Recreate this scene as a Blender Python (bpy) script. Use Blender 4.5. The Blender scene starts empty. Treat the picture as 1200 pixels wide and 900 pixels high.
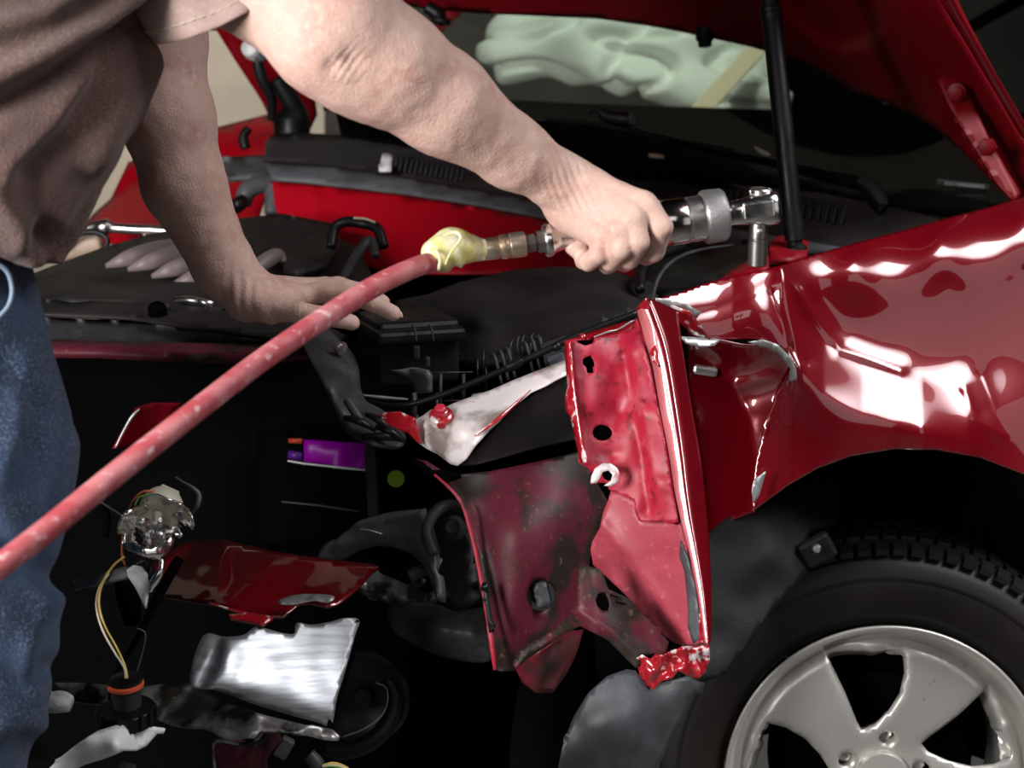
import bpy, math, random
import numpy as np
from mathutils import Vector, Matrix, noise
from mathutils.geometry import delaunay_2d_cdt

random.seed(7)
S = bpy.context.scene
C = S.collection

# ------------------------------------------------------------------ camera
FPX = 1900.0                       # focal length in pixels of the 1200x900 frame
PITCH = math.radians(12)
CAMP = Vector((0, 0, 1.2))
R_ = Vector((1, 0, 0))
U_ = Vector((0, math.sin(PITCH), math.cos(PITCH)))
F_ = Vector((0, math.cos(PITCH), -math.sin(PITCH)))
cam = bpy.data.cameras.new('camera')
cam.sensor_width = 36
cam.lens = 36 * FPX / 1200
cam.clip_start = 0.05
cam.dof.use_dof = True
cam.dof.focus_distance = 1.72
cam.dof.aperture_fstop = 7.0
camo = bpy.data.objects.new('camera', cam)
camo.location = CAMP
camo.rotation_euler = (math.radians(90) - PITCH, 0, 0)
C.objects.link(camo)
S.camera = camo

# ------------------------------------------------------------------ world, lights, exposure
w = bpy.data.worlds.new('workshop')
S.world = w
w.use_nodes = True
w.node_tree.nodes['Background'].inputs[0].default_value = (0.75, 0.85, 1.0, 1)
w.node_tree.nodes['Background'].inputs[1].default_value = 0.004
S.view_settings.view_transform = 'Standard'
S.view_settings.look = 'None'
S.view_settings.exposure = 0.0
S.view_settings.gamma = 1.0


def area(name, loc, target, sx, sy, power, col=(1, 1, 1), spread=180):
    l = bpy.data.lights.new(name, 'AREA')
    l.shape = 'RECTANGLE'
    l.size = sx
    l.size_y = sy
    l.energy = power
    l.color = col
    l.spread = math.radians(spread)
    o = bpy.data.objects.new(name, l)
    o.location = loc
    d = Vector(target) - Vector(loc)
    o.rotation_euler = d.to_track_quat('-Z', 'Y').to_euler()
    C.objects.link(o)
    return o


area('key_softbox', (-1.45, -0.05, 1.40), (0.0, 1.5, 0.95), 0.65, 0.9, 86, (1, .985, .97))
area('overhead_softbox', (1.85, 1.35, 2.5), (0.66, 1.88, 0.75), 1.9, 1.5, 14, (.97, .98, 1), 55)
area('fill_softbox', (3.0, -0.7, 1.4), (0.5, 1.8, 0.8), 2.2, 1.8, 6.5, (1, .97, .97))
area('bounce_panel', (-0.3, -1.3, 2.3), (0.1, 1.6, 0.9), 2.2, 1.0, 8.0, (1, .98, .97))
area('workshop_lamp', (-2.2, 3.4, 2.4), (-1.0, 5.5, 1.1), 0.6, 0.6, 13, (1, .95, .9), 75)
area('added_airbag_light', (0.5, 3.0, 2.6), (0.25, 3.9, 1.2), 0.5, 0.5, 4, (.93, 1, .95), 80)  # unseen light added above the car to brighten the airbag


# ------------------------------------------------------------------ helpers


def P(x, y, d):
    """point seen at pixel (x, y) of the 1200x900 frame, d metres along the view axis"""
    return CAMP + R_ * ((x - 600) / FPX * d) + U_ * ((450 - y) / FPX * d) + F_ * d


def PV(x, y, d):
    x = np.asarray(x, float); y = np.asarray(y, float); d = np.asarray(d, float)
    a = ((x - 600) / FPX * d)[:, None] * np.array(R_)
    b = ((450 - y) / FPX * d)[:, None] * np.array(U_)
    return np.array(CAMP) + a + b + d[:, None] * np.array(F_)


def link(o, parent=None):
    C.objects.link(o)
    if parent is not None:
        o.parent = parent
        if parent.type == 'EMPTY':      # meshes are built in world coordinates
            o.matrix_parent_inverse = Matrix.Translation(-parent.location)
    return o


def mesh_obj(name, verts, faces, m, parent=None, smooth=True, solid=0, soff=-1, bevel=0, subsurf=0):
    me = bpy.data.meshes.new(name)
    me.from_pydata([tuple(v) for v in verts], [], [tuple(int(i) for i in f) for f in faces])
    me.validate()
    if smooth:
        me.polygons.foreach_set('use_smooth', [True] * len(me.polygons))
    if m is not None:
        me.materials.append(m)
    o = bpy.data.objects.new(name, me)
    link(o, parent)
    if solid:
        s = o.modifiers.new('thickness', 'SOLIDIFY')
        s.thickness = solid
        s.offset = soff
    if bevel:
        b = o.modifiers.new('edge', 'BEVEL')
        b.width = bevel
        b.segments = 2
        b.limit_method = 'ANGLE'
        b.angle_limit = math.radians(35)
    if subsurf:
        q = o.modifiers.new('sub', 'SUBSURF')
        q.levels = subsurf
        q.render_levels = subsurf
    return o


def thing(name, label, cat, loc, group=None):
    o = bpy.data.objects.new(name, None)
    o.location = loc
    o.empty_display_size = .05
    C.objects.link(o)
    o['label'] = label
    o['category'] = cat
    if group:
        o['group'] = group
    return o


def tag(o, label, cat, group=None):
    o['label'] = label
    o['category'] = cat
    if group:
        o['group'] = group
    return o


def structure(o):
    o['kind'] = 'structure'
    return o


def crom(pts, n, closed=False):
    """Catmull-Rom through pts (any dimension), n samples per span"""
    p = np.array(pts, float)
    k = len(p)
    out = []
    spans = k if closed else k - 1
    for i in range(spans):
        if closed:
            a, b, c, d = p[(i - 1) % k], p[i], p[(i + 1) % k], p[(i + 2) % k]
        else:
            a, b, c, d = p[max(i - 1, 0)], p[i], p[i + 1], p[min(i + 2, k - 1)]
        for t in np.linspace(0, 1, n, endpoint=False):
            out.append(.5 * ((2 * b) + (-a + c) * t + (2 * a - 5 * b + 4 * c - d) * t * t + (-a + 3 * b - 3 * c + d) * t ** 3))
    if not closed:
        out.append(p[-1])
    return np.array(out)


def inside(px, py, poly):
    poly = np.asarray(poly)
    c = np.zeros(len(px), bool)
    x0, y0 = poly[:, 0], poly[:, 1]
    x1, y1 = np.roll(x0, -1), np.roll(y0, -1)
    for a, b, e, f in zip(x0, y0, x1, y1):
        if b == f:
            continue
        m = ((b > py) != (f > py)) & (px < (e - a) * (py - b) / (f - b) + a)
        c ^= m
    return c


def segdist(px, py, poly, closed=True):
    poly = np.asarray(poly, float)
    d = np.full(len(px), 1e9)
    n = len(poly)
    for i in range(n if closed else n - 1):
        a = poly[i]; b = poly[(i + 1) % n]
        ab = b - a
        L = max(ab @ ab, 1e-9)
        t = np.clip(((px - a[0]) * ab[0] + (py - a[1]) * ab[1]) / L, 0, 1)
        d = np.minimum(d, np.hypot(px - a[0] - t * ab[0], py - a[1] - t * ab[1]))
    return d


def resample(poly, step, closed=True):
    out = []
    n = len(poly)
    for i in range(n if closed else n - 1):
        a = np.array(poly[i], float); b = np.array(poly[(i + 1) % n], float)
        k = max(1, int(np.hypot(*(b - a)) / step))
        for j in range(k):
            out.append(a + (b - a) * j / k)
    if not closed:
        out.append(np.array(poly[-1], float))
    return np.array(out)


def tps(ctrl, reg=0.0):
    c = np.array(ctrl, float)
    X = c[:, :2] / 100
    z = c[:, 2]
    n = len(c)
    if n < 4:
        A = np.c_[X, np.ones(n)]
        s, *_ = np.linalg.lstsq(A, z, rcond=None)
        return lambda x, y: np.asarray(x) / 100 * s[0] + np.asarray(y) / 100 * s[1] + s[2]
    r = np.hypot(X[:, None, 0] - X[None, :, 0], X[:, None, 1] - X[None, :, 1])
    K = np.where(r > 0, r * r * np.log(r + 1e-12), 0) + reg * np.eye(n)
    Q = np.c_[np.ones(n), X]
    M = np.block([[K, Q], [Q.T, np.zeros((3, 3))]])
    sol = np.linalg.lstsq(M, np.r_[z, 0, 0, 0], rcond=None)[0]

    def f(x, y):
        x = np.asarray(x, float) / 100; y = np.asarray(y, float) / 100
        o = sol[n] + sol[n + 1] * x + sol[n + 2] * y
        for i in range(n):
            q = np.hypot(x - X[i, 0], y - X[i, 1])
            o = o + sol[i] * np.where(q > 0, q * q * np.log(q + 1e-12), 0)
        return o
    return f


def vnoise(x, y, s, seed=0.0):
    return np.array([noise.noise(Vector((a / s, b / s, seed))) for a, b in zip(x, y)])


def tri_fill(outline, holes, step, curve):
    ol = crom(outline, 6, True) if curve else np.array(outline, float)
    ol = resample(ol, step) if not curve else resample(ol, step)
    hs = [resample(h, step * .8) for h in holes]
    loops = [ol] + hs
    V = []; E = []
    for l in loops:
        b = len(V)
        V += [tuple(p) for p in l]
        E += [(b + i, b + (i + 1) % len(l)) for i in range(len(l))]
    x0, y0 = ol.min(0); x1, y1 = ol.max(0)
    gx, gy = np.meshgrid(np.arange(x0 + step / 2, x1, step), np.arange(y0 + step / 2, y1, step))
    gx = gx.astype(float)
    gx[1::2] += step / 2
    gx = gx.ravel(); gy = gy.ravel()
    k = inside(gx, gy, ol) & (segdist(gx, gy, ol) > step * .45)
    for h in hs:
        k &= ~inside(gx, gy, h) & (segdist(gx, gy, h) > step * .45)
    V += list(zip(gx[k], gy[k]))
    r = delaunay_2d_cdt([Vector(v) for v in V], E, [], 0, 1e-4)
    v2 = np.array([tuple(v) for v in r[0]])
    tr = np.array([tuple(f) for f in r[2] if len(f) == 3])
    cx = v2[tr].mean(1)
    k = inside(cx[:, 0], cx[:, 1], ol)
    for h in hs:
        k &= ~inside(cx[:, 0], cx[:, 1], h)
    return v2, tr[k]


def plate(name, outline, ctrl, m, parent=None, holes=(), thick=.0012, step=7, extra=None, curve=False,
          rough=0, rscale=40, seed=0.0, soff=-1, bevel=0):
    """sheet part: traced outline, its own depth surface and thickness (pixel frame -> world)"""
    v, t = tri_fill(outline, holes, step, curve)
    D = tps(ctrl)(v[:, 0], v[:, 1])
    if extra is not None:
        D = D + extra(v[:, 0], v[:, 1])
    if rough:
        D = D + rough * vnoise(v[:, 0], v[:, 1], rscale, seed)
    W = PV(v[:, 0], v[:, 1], D)
    a, b, c = W[t[:, 0]], W[t[:, 1]], W[t[:, 2]]
    n = np.cross(b - a, c - a)
    flip = ((a - np.array(CAMP)) * n).sum(1) > 0
    t[flip] = t[flip][:, ::-1]
    return mesh_obj(name, W, t, m, parent, solid=thick, soff=soff)


def loft(name, curves, m, parent=None, n=8, k=5, thick=.0015, wob=0, seed=0.):
    """sheet lofted across edge curves of (x, y, d) points"""
    cs = [crom(c, n) for c in curves]
    L = len(cs[0])
    rows = np.array([crom([c[i] for c in cs], k) for i in range(L)])
    q = rows.reshape(-1, 3)
    d = q[:, 2] + (wob * vnoise(q[:, 0], q[:, 1], 30, seed) if wob else 0)
    W = PV(q[:, 0], q[:, 1], d)
    w_ = rows.shape[1]
    f = [(i * w_ + j, (i + 1) * w_ + j, (i + 1) * w_ + j + 1, i * w_ + j + 1) for i in range(L - 1) for j in range(w_ - 1)]
    a, b, c = W[f[0][0]], W[f[0][1]], W[f[0][2]]
    if ((a - np.array(CAMP)) @ np.cross(b - a, c - a)) > 0:
        f = [g[::-1] for g in f]
    return mesh_obj(name, W, f, m, parent, solid=thick)


def tube(name, pts, m, parent=None, seg=14, n=6, flat=None, cap=True, rn=0, px=True):
    """swept round part through (x, y, d, r_px)"""
    q = crom(pts, n) if n > 1 else np.array(pts, float)
    if px:
        W = PV(q[:, 0], q[:, 1], q[:, 2])
        rad = q[:, 3] * q[:, 2] / FPX
    else:
        W = q[:, :3]; rad = q[:, 3]
    T = np.gradient(W, axis=0)
    T /= np.linalg.norm(T, axis=1)[:, None] + 1e-12
    up = np.array(F_)
    vs = []; fs = []
    prev = None
    for i, (p, t_, r) in enumerate(zip(W, T, rad)):
        if prev is None:
            a = np.cross(t_, up)
            if np.linalg.norm(a) < .1:
                a = np.cross(t_, np.array([1., 0, 0]))
        else:
            a = prev - t_ * (prev @ t_)
        a /= np.linalg.norm(a)
        prev = a
        b = np.cross(t_, a)
        for k in range(seg):
            an = 2 * math.pi * k / seg
            rr = r
            if rn:
                rr = r * (1 + rn * noise.noise(Vector((p * 60 + np.array([math.cos(an), math.sin(an), 0]) * 1.5))))
            fb = flat if flat else 1
            vs.append(p + a * math.cos(an) * rr + b * math.sin(an) * rr * fb)
    k = len(W)
    for i in range(k - 1):
        for j in range(seg):
            j2 = (j + 1) % seg
            fs.append((i * seg + j, i * seg + j2, (i + 1) * seg + j2, (i + 1) * seg + j))
    if cap:
        fs.append(tuple(range(seg))[::-1])
        fs.append(tuple((k - 1) * seg + j for j in range(seg)))
    return mesh_obj(name, vs, fs, m, parent)


def basis(axis, up=(0, 0, 1)):
    a = Vector(axis).normalized()
    u = Vector(up)
    if abs(a.dot(u)) > .95:
        u = Vector((0, 1, 0))
    x = u.cross(a).normalized()
    y = a.cross(x)
    return x, y, a


def lathe(name, o, axis, prof, m, parent=None, seg=32, smooth=True, sharp=True, cap=True):
    """revolved part: prof is [(distance along axis, radius)] in metres"""
    x, y, a = basis(axis)
    o = Vector(o)
    vs = []; fs = []
    for (t, r) in prof:
        for k in range(seg):
            an = 2 * math.pi * k / seg
            vs.append(o + a * t + (x * math.cos(an) + y * math.sin(an)) * max(r, 1e-5))
    n = len(prof)
    for i in range(n - 1):
        for j in range(seg):
            j2 = (j + 1) % seg
            fs.append((i * seg + j, i * seg + j2, (i + 1) * seg + j2, (i + 1) * seg + j))
    if cap:
        fs.append(tuple(range(seg))[::-1])
        fs.append(tuple((n - 1) * seg + j for j in range(seg)))
    ob = mesh_obj(name, vs, fs, m, parent, smooth)
    if smooth and sharp:
        ob.data.set_sharp_from_angle(angle=math.radians(38))
    return ob


def box(name, c, size, m, parent=None, yaw=0, pitch=0, roll=0, bevel=.002):
    """bevelled box; c is (px, py, d) of its centre, size in metres"""
    M = Matrix.Rotation(math.radians(yaw), 3, 'Z') @ Matrix.Rotation(math.radians(pitch), 3, 'X') @ Matrix.Rotation(math.radians(roll), 3, 'Y')
    c = P(*c)
    vs = []
    for sx in (-.5, .5):
        for sy in (-.5, .5):
            for sz in (-.5, .5):
                vs.append(c + M @ Vector((sx * size[0], sy * size[1], sz * size[2])))
    fs = [(0, 1, 3, 2), (4, 6, 7, 5), (0, 4, 5, 1), (2, 3, 7, 6), (0, 2, 6, 4), (1, 5, 7, 3)]
    return mesh_obj(name, vs, fs, m, parent, smooth=False, bevel=bevel)


# ---- smooth-union body surfaces (distance field -> surface nets)
def surface_net(prims, res, pad=.02):
    """prims: (a, b, ra, rb, k[, flatten_vec, f]) capsules in world space, blended in order"""
    lo = np.min([np.minimum(p[0], p[1]) - max(p[2], p[3]) for p in prims], 0) - pad
    hi = np.max([np.maximum(p[0], p[1]) + max(p[2], p[3]) for p in prims], 0) + pad
    n = np.ceil((hi - lo) / res).astype(int) + 1
    G = np.full(n, .03, np.float32)
    ax = [lo[i] + res * np.arange(n[i]) for i in range(3)]
    for p in prims:
        a, b, ra, rb, k = p[:5]
        a = np.array(a); b = np.array(b)
        mg = max(ra, rb) + .03 + k
        l = np.clip(((np.minimum(a, b) - mg - lo) / res).astype(int), 0, n)
        h = np.clip(((np.maximum(a, b) + mg - lo) / res).astype(int) + 1, 0, n)
        X = ax[0][l[0]:h[0]][:, None, None] - a[0]
        Y = ax[1][l[1]:h[1]][None, :, None] - a[1]
        Z = ax[2][l[2]:h[2]][None, None, :] - a[2]
        ba = b - a
        L = max(ba @ ba, 1e-9)
        t = np.clip((X * ba[0] + Y * ba[1] + Z * ba[2]) / L, 0, 1)
        qx = X - t * ba[0]; qy = Y - t * ba[1]; qz = Z - t * ba[2]
        if len(p) > 5:
            v = np.array(p[5], float); v /= np.linalg.norm(v)
            s = (qx * v[0] + qy * v[1] + qz * v[2]) * (p[6] - 1)
            qx = qx + s * v[0]; qy = qy + s * v[1]; qz = qz + s * v[2]
        d = (np.sqrt(qx * qx + qy * qy + qz * qz) - (ra + (rb - ra) * t)).astype(np.float32)
        g = G[l[0]:h[0], l[1]:h[1], l[2]:h[2]]
        q = np.clip(.5 + .5 * (g - d) / k, 0, 1)
        G[l[0]:h[0], l[1]:h[1], l[2]:h[2]] = g + (d - g) * q - k * q * (1 - q)
    return nets(G, lo, res)


def nets(G, lo, res):
    s = G < 0
    cnt = np.zeros([m - 1 for m in G.shape], np.int8)
    for i in (0, 1):
        for j in (0, 1):
            for k in (0, 1):
                cnt += s[i:G.shape[0] - 1 + i, j:G.shape[1] - 1 + j, k:G.shape[2] - 1 + k]
    act = np.argwhere((cnt > 0) & (cnt < 8))
    idx = np.full(cnt.shape, -1, np.int64)
    idx[tuple(act.T)] = np.arange(len(act))
    acc = np.zeros((len(act), 3)); num = np.zeros(len(act))
    corners = [(i, j, k) for i in (0, 1) for j in (0, 1) for k in (0, 1)]
    for c in corners:
        for a_ in range(3):
            if c[a_] == 1:
                continue
            e = list(c); e[a_] = 1
            g0 = G[tuple((act + c).T)]; g1 = G[tuple((act + e).T)]
            m = (g0 < 0) != (g1 < 0)
            t = np.where(m, g0 / np.where(m, g0 - g1, 1), 0)
            p = np.array(c, float) + t[:, None] * (np.array(e) - np.array(c))
            acc[m] += p[m]; num[m] += 1
    V = lo + (act + acc / num[:, None]) * res
    F = []
    for a_ in range(3):
        b_, c_ = (a_ + 1) % 3, (a_ + 2) % 3
        s0 = [slice(1, -1)] * 3; s0[a_] = slice(0, -1)
        s1 = [slice(1, -1)] * 3; s1[a_] = slice(1, None)
        A = s[tuple(s0)]; B = s[tuple(s1)]
        e = np.argwhere(A != B)
        if not len(e):
            continue
        off = np.array([1, 1, 1]); off[a_] = 0
        base = e + off
        ins = A[tuple(e.T)]
        q = []
        for (db, dc) in ((-1, -1), (0, -1), (0, 0), (-1, 0)):
            z = base.copy(); z[:, b_] += db; z[:, c_] += dc
            z = np.minimum(z, np.array(idx.shape) - 1)
            q.append(idx[tuple(z.T)])
        q = np.array(q).T
        q[~ins] = q[~ins][:, ::-1]
        F.append(q[(q >= 0).all(1)])
    return V, np.concatenate(F)


def vnormals(V, F):
    n = np.cross(V[F[:, 2]] - V[F[:, 0]], V[F[:, 3]] - V[F[:, 1]])
    N = np.zeros_like(V)
    for k in range(4):
        np.add.at(N, F[:, k], n)
    return N / (np.linalg.norm(N, axis=1)[:, None] + 1e-12)


def relax(V, F, it=2):
    n = len(V)
    for _ in range(it):
        A = np.zeros_like(V); c = np.zeros(n)
        for k in range(4):
            a, b = F[:, k], F[:, (k + 1) % 4]
            np.add.at(A, a, V[b]); np.add.at(c, a, 1)
            np.add.at(A, b, V[a]); np.add.at(c, b, 1)
        V = V * .4 + .6 * A / np.maximum(c, 1)[:, None]
    return V


# ------------------------------------------------------------------ materials
def rgb(h):
    h = h.lstrip('#')
    return tuple(((int(h[i:i + 2], 16) / 255) ** 2.2) for i in (0, 2, 4))


def mat(name, col, rough=.5, metal=0, coat=0, bump=None, var=None, rvar=None, spec=.5, sss=0, stretch=None,
        crough=.03, sheen=0, bump2=None):
    m = bpy.data.materials.new(name)
    m.use_nodes = True
    nt = m.node_tree
    b = nt.nodes['Principled BSDF']
    if isinstance(col, str):
        col = rgb(col)
    b.inputs['Base Color'].default_value = (*col, 1)
    b.inputs['Roughness'].default_value = rough
    b.inputs['Metallic'].default_value = metal
    b.inputs['Coat Weight'].default_value = coat
    b.inputs['Coat Roughness'].default_value = crough
    if coat:
        b.inputs['Coat IOR'].default_value = 1.9
    b.inputs['Specular IOR Level'].default_value = spec
    b.inputs['Sheen Weight'].default_value = sheen
    if sss:
        b.inputs['Subsurface Weight'].default_value = sss
        b.inputs['Subsurface Radius'].default_value = (1, .35, .2)
        b.inputs['Subsurface Scale'].default_value = .004
    tc = nt.nodes.new('ShaderNodeTexCoord')
    mp = nt.nodes.new('ShaderNodeMapping')
    nt.links.new(tc.outputs['Object'], mp.inputs[0])
    if stretch:
        mp.vector_type = 'TEXTURE'     # rotate first, then scale
        mp.inputs['Scale'].default_value = stretch[0]
        mp.inputs['Rotation'].default_value = stretch[1]

    def noi(scale, detail=5):
        n = nt.nodes.new('ShaderNodeTexNoise')
        n.inputs['Scale'].default_value = scale
        n.inputs['Detail'].default_value = detail
        nt.links.new(mp.outputs[0], n.inputs['Vector'])
        return n
    prev = None
    if var:
        for (sc, c2, lo, hi) in (var if isinstance(var, list) else [var]):
            n = noi(sc)
            r = nt.nodes.new('ShaderNodeMapRange')
            r.inputs[1].default_value = lo
            r.inputs[2].default_value = hi
            nt.links.new(n.outputs[0], r.inputs[0])
            mx = nt.nodes.new('ShaderNodeMix')
            mx.data_type = 'RGBA'
            nt.links.new(r.outputs[0], mx.inputs[0])
            if prev is None:
                mx.inputs[6].default_value = (*col, 1)
            else:
                nt.links.new(prev, mx.inputs[6])
            c2 = rgb(c2) if isinstance(c2, str) else c2
            mx.inputs[7].default_value = (*c2, 1)
            prev = mx.outputs[2]
        nt.links.new(prev, b.inputs['Base Color'])
    if rvar:
        n = noi(rvar[0])
        r = nt.nodes.new('ShaderNodeMapRange')
        r.inputs[1].default_value = .3
        r.inputs[2].default_value = .7
        r.inputs[3].default_value = rvar[1]
        r.inputs[4].default_value = rvar[2]
        nt.links.new(n.outputs[0], r.inputs[0])
        nt.links.new(r.outputs[0], b.inputs['Roughness'])
    if bump:
        n = noi(bump[0])
        bp = nt.nodes.new('ShaderNodeBump')
        bp.inputs['Strength'].default_value = bump[1]
        bp.inputs['Distance'].default_value = bump[2] if len(bump) > 2 else .001
        nt.links.new(n.outputs[0], bp.inputs['Height'])
        last = bp
        if bump2:
            v = nt.nodes.new('ShaderNodeTexVoronoi')
            v.inputs['Scale'].default_value = bump2[0]
            v.feature = 'DISTANCE_TO_EDGE'
            nt.links.new(mp.outputs[0], v.inputs['Vector'])
            b2 = nt.nodes.new('ShaderNodeBump')
            b2.inputs['Strength'].default_value = bump2[1]
            b2.inputs['Distance'].default_value = bump2[2]
            nt.links.new(v.outputs[0], b2.inputs['Height'])
            nt.links.new(bp.outputs[0], b2.inputs['Normal'])
            last = b2
        nt.links.new(last.outputs[0], b.inputs['Normal'])
    return m


M_paint = mat('red_car_paint', (.20, .0008, .007), .30, .25, coat=1, crough=.02, bump=(9, .02, .002))
M_paint_in = mat('red_paint_underside', (.22, .0006, .006), .5, 0, spec=.25, coat=.03, crough=.3, bump=(30, .08))
M_bulk = mat('bright_red_bulkhead', (.50, .001, .012), .45, 0, bump=(30, .08), spec=.4)
M_dust = mat('dusty_red_paint', (.42, .010, .035), .52, 0, coat=.04, crough=.35, bump=(70, .25), var=[(38, (.50, .08, .12), .5, .72), (90, (.2, .004, .012), .55, .7)])
M_pink = mat('rose_dust_paint', (.40, .055, .08), .5, 0, bump=(60, .15), var=[(14, (.30, .02, .035), .45, .7), (160, (.5, .12, .14), .6, .75)])
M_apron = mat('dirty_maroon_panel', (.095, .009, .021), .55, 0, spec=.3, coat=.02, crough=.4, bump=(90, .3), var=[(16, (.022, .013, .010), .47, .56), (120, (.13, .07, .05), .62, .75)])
M_brace = mat('scraped_white_metal', (.85, .76, .75), .35, .35, bump=(60, .2), var=[(22, (.30, .24, .22), .5, .62), (30, (.5, .10, .13), .6, .72)])
M_rawred = mat('chipped_red_edge', (.36, .006, .014), .3, 0, coat=.6, bump=(120, .5), var=(55, (.66, .56, .57), .6, .64))
M_tear = mat('torn_bare_metal', (.45, .45, .44), .4, .6, bump=(90, .4), var=(40, (.2, .2, .2), .5, .7))
M_alu = mat('brushed_aluminium', (.60, .62, .65), .46, .9, bump=(22, .25, .0008), stretch=((.5, .5, .05), (0, .12, 0)), var=(9, (.36, .37, .39), .42, .68))
M_alud = mat('grimy_aluminium', (.32, .31, .30), .42, .8, bump=(50, .4), var=(30, (.03, .025, .02), .45, .6))
M_steel = mat('tool_steel', (.70, .68, .66), .34, 1, bump=(160, .15), rvar=(40, .2, .42))
M_chrome = mat('polished_chrome', (.85, .82, .79), .2, 1, bump=(30, .03))
M_knurl = mat('dull_grey_collar', (.42, .40, .40), .45, .9, bump=(500, .4))
M_brass = mat('worn_brass_coupler', (.55, .42, .30), .34, .9, bump=(120, .2), var=(50, (.62, .55, .48), .45, .6))
M_brassd = mat('dark_steel_nut', (.20, .18, .17), .35, .9, bump=(100, .2))
M_tape = mat('yellow_tape', (.68, .60, .20), .6, 0, bump=(90, .8, .002), var=(55, (.72, .70, .52), .45, .6))
M_hose = mat('faded_red_rubber_hose', (.40, .060, .075), .6, 0, bump=(140, .35), var=[(45, (.50, .17, .18), .42, .65), (150, (.66, .42, .42), .58, .72)], stretch=((7, 1, 1), (0, -.60, 0)))
M_skin = mat('skin', (.60, .39, .325), .52, 0, bump=(380, .5, .0015), bump2=(520, .4, .0006), sss=.10, spec=.35,
             var=[(26, (.52, .28, .23), .5, .75), (130, (.64, .44, .37), .5, .7)])
M_nail = mat('fingernail', (.62, .40, .33), .3, 0, coat=.3)
M_shirt = mat('brown_cotton', (.085, .043, .035), .92, 0, bump=(600, 1, .002), var=[(420, (.16, .095, .078), .47, .68), (14, (.075, .04, .034), .45, .6)], sheen=.25)
M_sleeve_lit = mat('lit_brown_sleeve', (.36, .25, .22), .9, 0, bump=(800, .7, .001), var=(300, (.42, .30, .27), .5, .7))  # paler copy of the shirt brown: light on the sleeve put into its colour
M_thread = mat('hem_thread', (.42, .32, .27), .8)
M_denim = mat('blue_denim', (.016, .034, .078), .88, 0, bump=(700, 1, .002), var=[(520, (.13, .19, .29), .50, .68), (13, (.038, .078, .16), .45, .62)], sheen=.1)
M_hair = mat('brown_hair', (.05, .03, .02), .6, bump=(200, 1))
M_black = mat('black_plastic', (.004, .004, .0045), .38, 0, spec=.3, bump=(120, .2), rvar=(20, .3, .6))
M_blackm = mat('matte_black_plastic', (.006, .0055, .0055), .6, 0, spec=.25, bump=(260, .4))
M_cover = mat('dusty_black_cover', (.020, .015, .015), .6, 0, spec=.3, bump=(300, .4), var=(10, (.009, .008, .008), .42, .62))
M_grey = mat('grey_plastic', (.10, .105, .115), .5, 0, bump=(200, .3), var=(20, (.07, .07, .075), .45, .62))
M_greyd = mat('dark_grey_plastic', (.030, .030, .033), .5, 0, spec=.35, bump=(150, .3), var=[(24, (.055, .055, .06), .5, .7), (120, (.02, .02, .02), .55, .7)])
M_cowl = mat('dusty_cowl_plastic', (.05, .044, .048), .55, 0, spec=.3, bump=(220, .3), var=(10, (.05, .045, .05), .4, .6))
M_rubber = mat('black_rubber', (.003, .003, .003), .5, 0, spec=.25, bump=(120, .3))
M_tyre = mat('tyre_rubber', (.007, .0055, .005), .5, 0, spec=.3, bump=(200, .25), var=(9, (.012, .009, .0075), .4, .65))
M_rim = mat('silver_alloy', (.50, .475, .44), .38, .55, coat=.25, crough=.25, bump=(300, .06), var=(160, (.30, .27, .24), .66, .74))
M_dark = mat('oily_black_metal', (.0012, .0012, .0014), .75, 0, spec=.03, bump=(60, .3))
M_tan = mat('tan_pipe_wrap', (.55, .40, .30), .6, 0, bump=(60, .3))
M_fins = mat('warm_grey_intake', (.16, .12, .115), .5, 0, bump=(160, .25))
M_purple = mat('purple_label', (.34, .0, .40), .4)
M_violet = mat('deep_violet_strip', (.10, .01, .25), .4)
M_orange = mat('orange_red_label', (.55, .06, .02), .4)
M_green = mat('lime_green_dot', (.28, .50, .01), .5)
M_white = mat('white_plastic', (.80, .80, .80), .45, 0, bump=(60, .2), var=(30, (.6, .6, .6), .55, .7))
M_cream = mat('cream_bulb_socket', (.66, .62, .50), .45, 0, bump=(60, .15))
M_foam = mat('grey_foam', (.5, .5, .5), .8, 0, bump=(140, 1, .003), var=(60, (.3, .3, .3), .5, .7))
M_wire_o = mat('orange_wire', (.55, .12, .03), .4)
M_wire_y = mat('yellow_wire', (.75, .50, .12), .4)
M_wire_w = mat('white_wire', (.75, .68, .5), .4)
M_wire_r = mat('red_wire', (.4, .02, .02), .4)
M_wire_g = mat('green_wire', (.15, .35, .06), .4)
M_seal = mat('orange_seal', (.60, .09, .03), .4)
M_airbag = mat('airbag_cloth', (.80, .82, .77), .85, 0, bump=(60, .4), sheen=.1)
M_wood = mat('pale_wood', (.80, .66, .46), .6, 0, bump=(60, .3), stretch=((1, .1, 1), (0, 0, 0)))
M_wall = mat('tan_wall_paint', (.50, .44, .34), .85, 0, bump=(40, .3), var=(2.2, (.40, .35, .28), .4, .65))
M_floor = mat('dark_concrete', (.09, .085, .08), .6, 0, bump=(30, .4), var=(3, (.06, .055, .05), .4, .65))
M_dash = mat('dashboard', (.002, .002, .002), .9, 0, spec=.0, bump=(200, .3))
M_cabin = mat('olive_cabin_cloth', (.035, .032, .026), .8, 0, bump=(80, .3))


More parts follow.
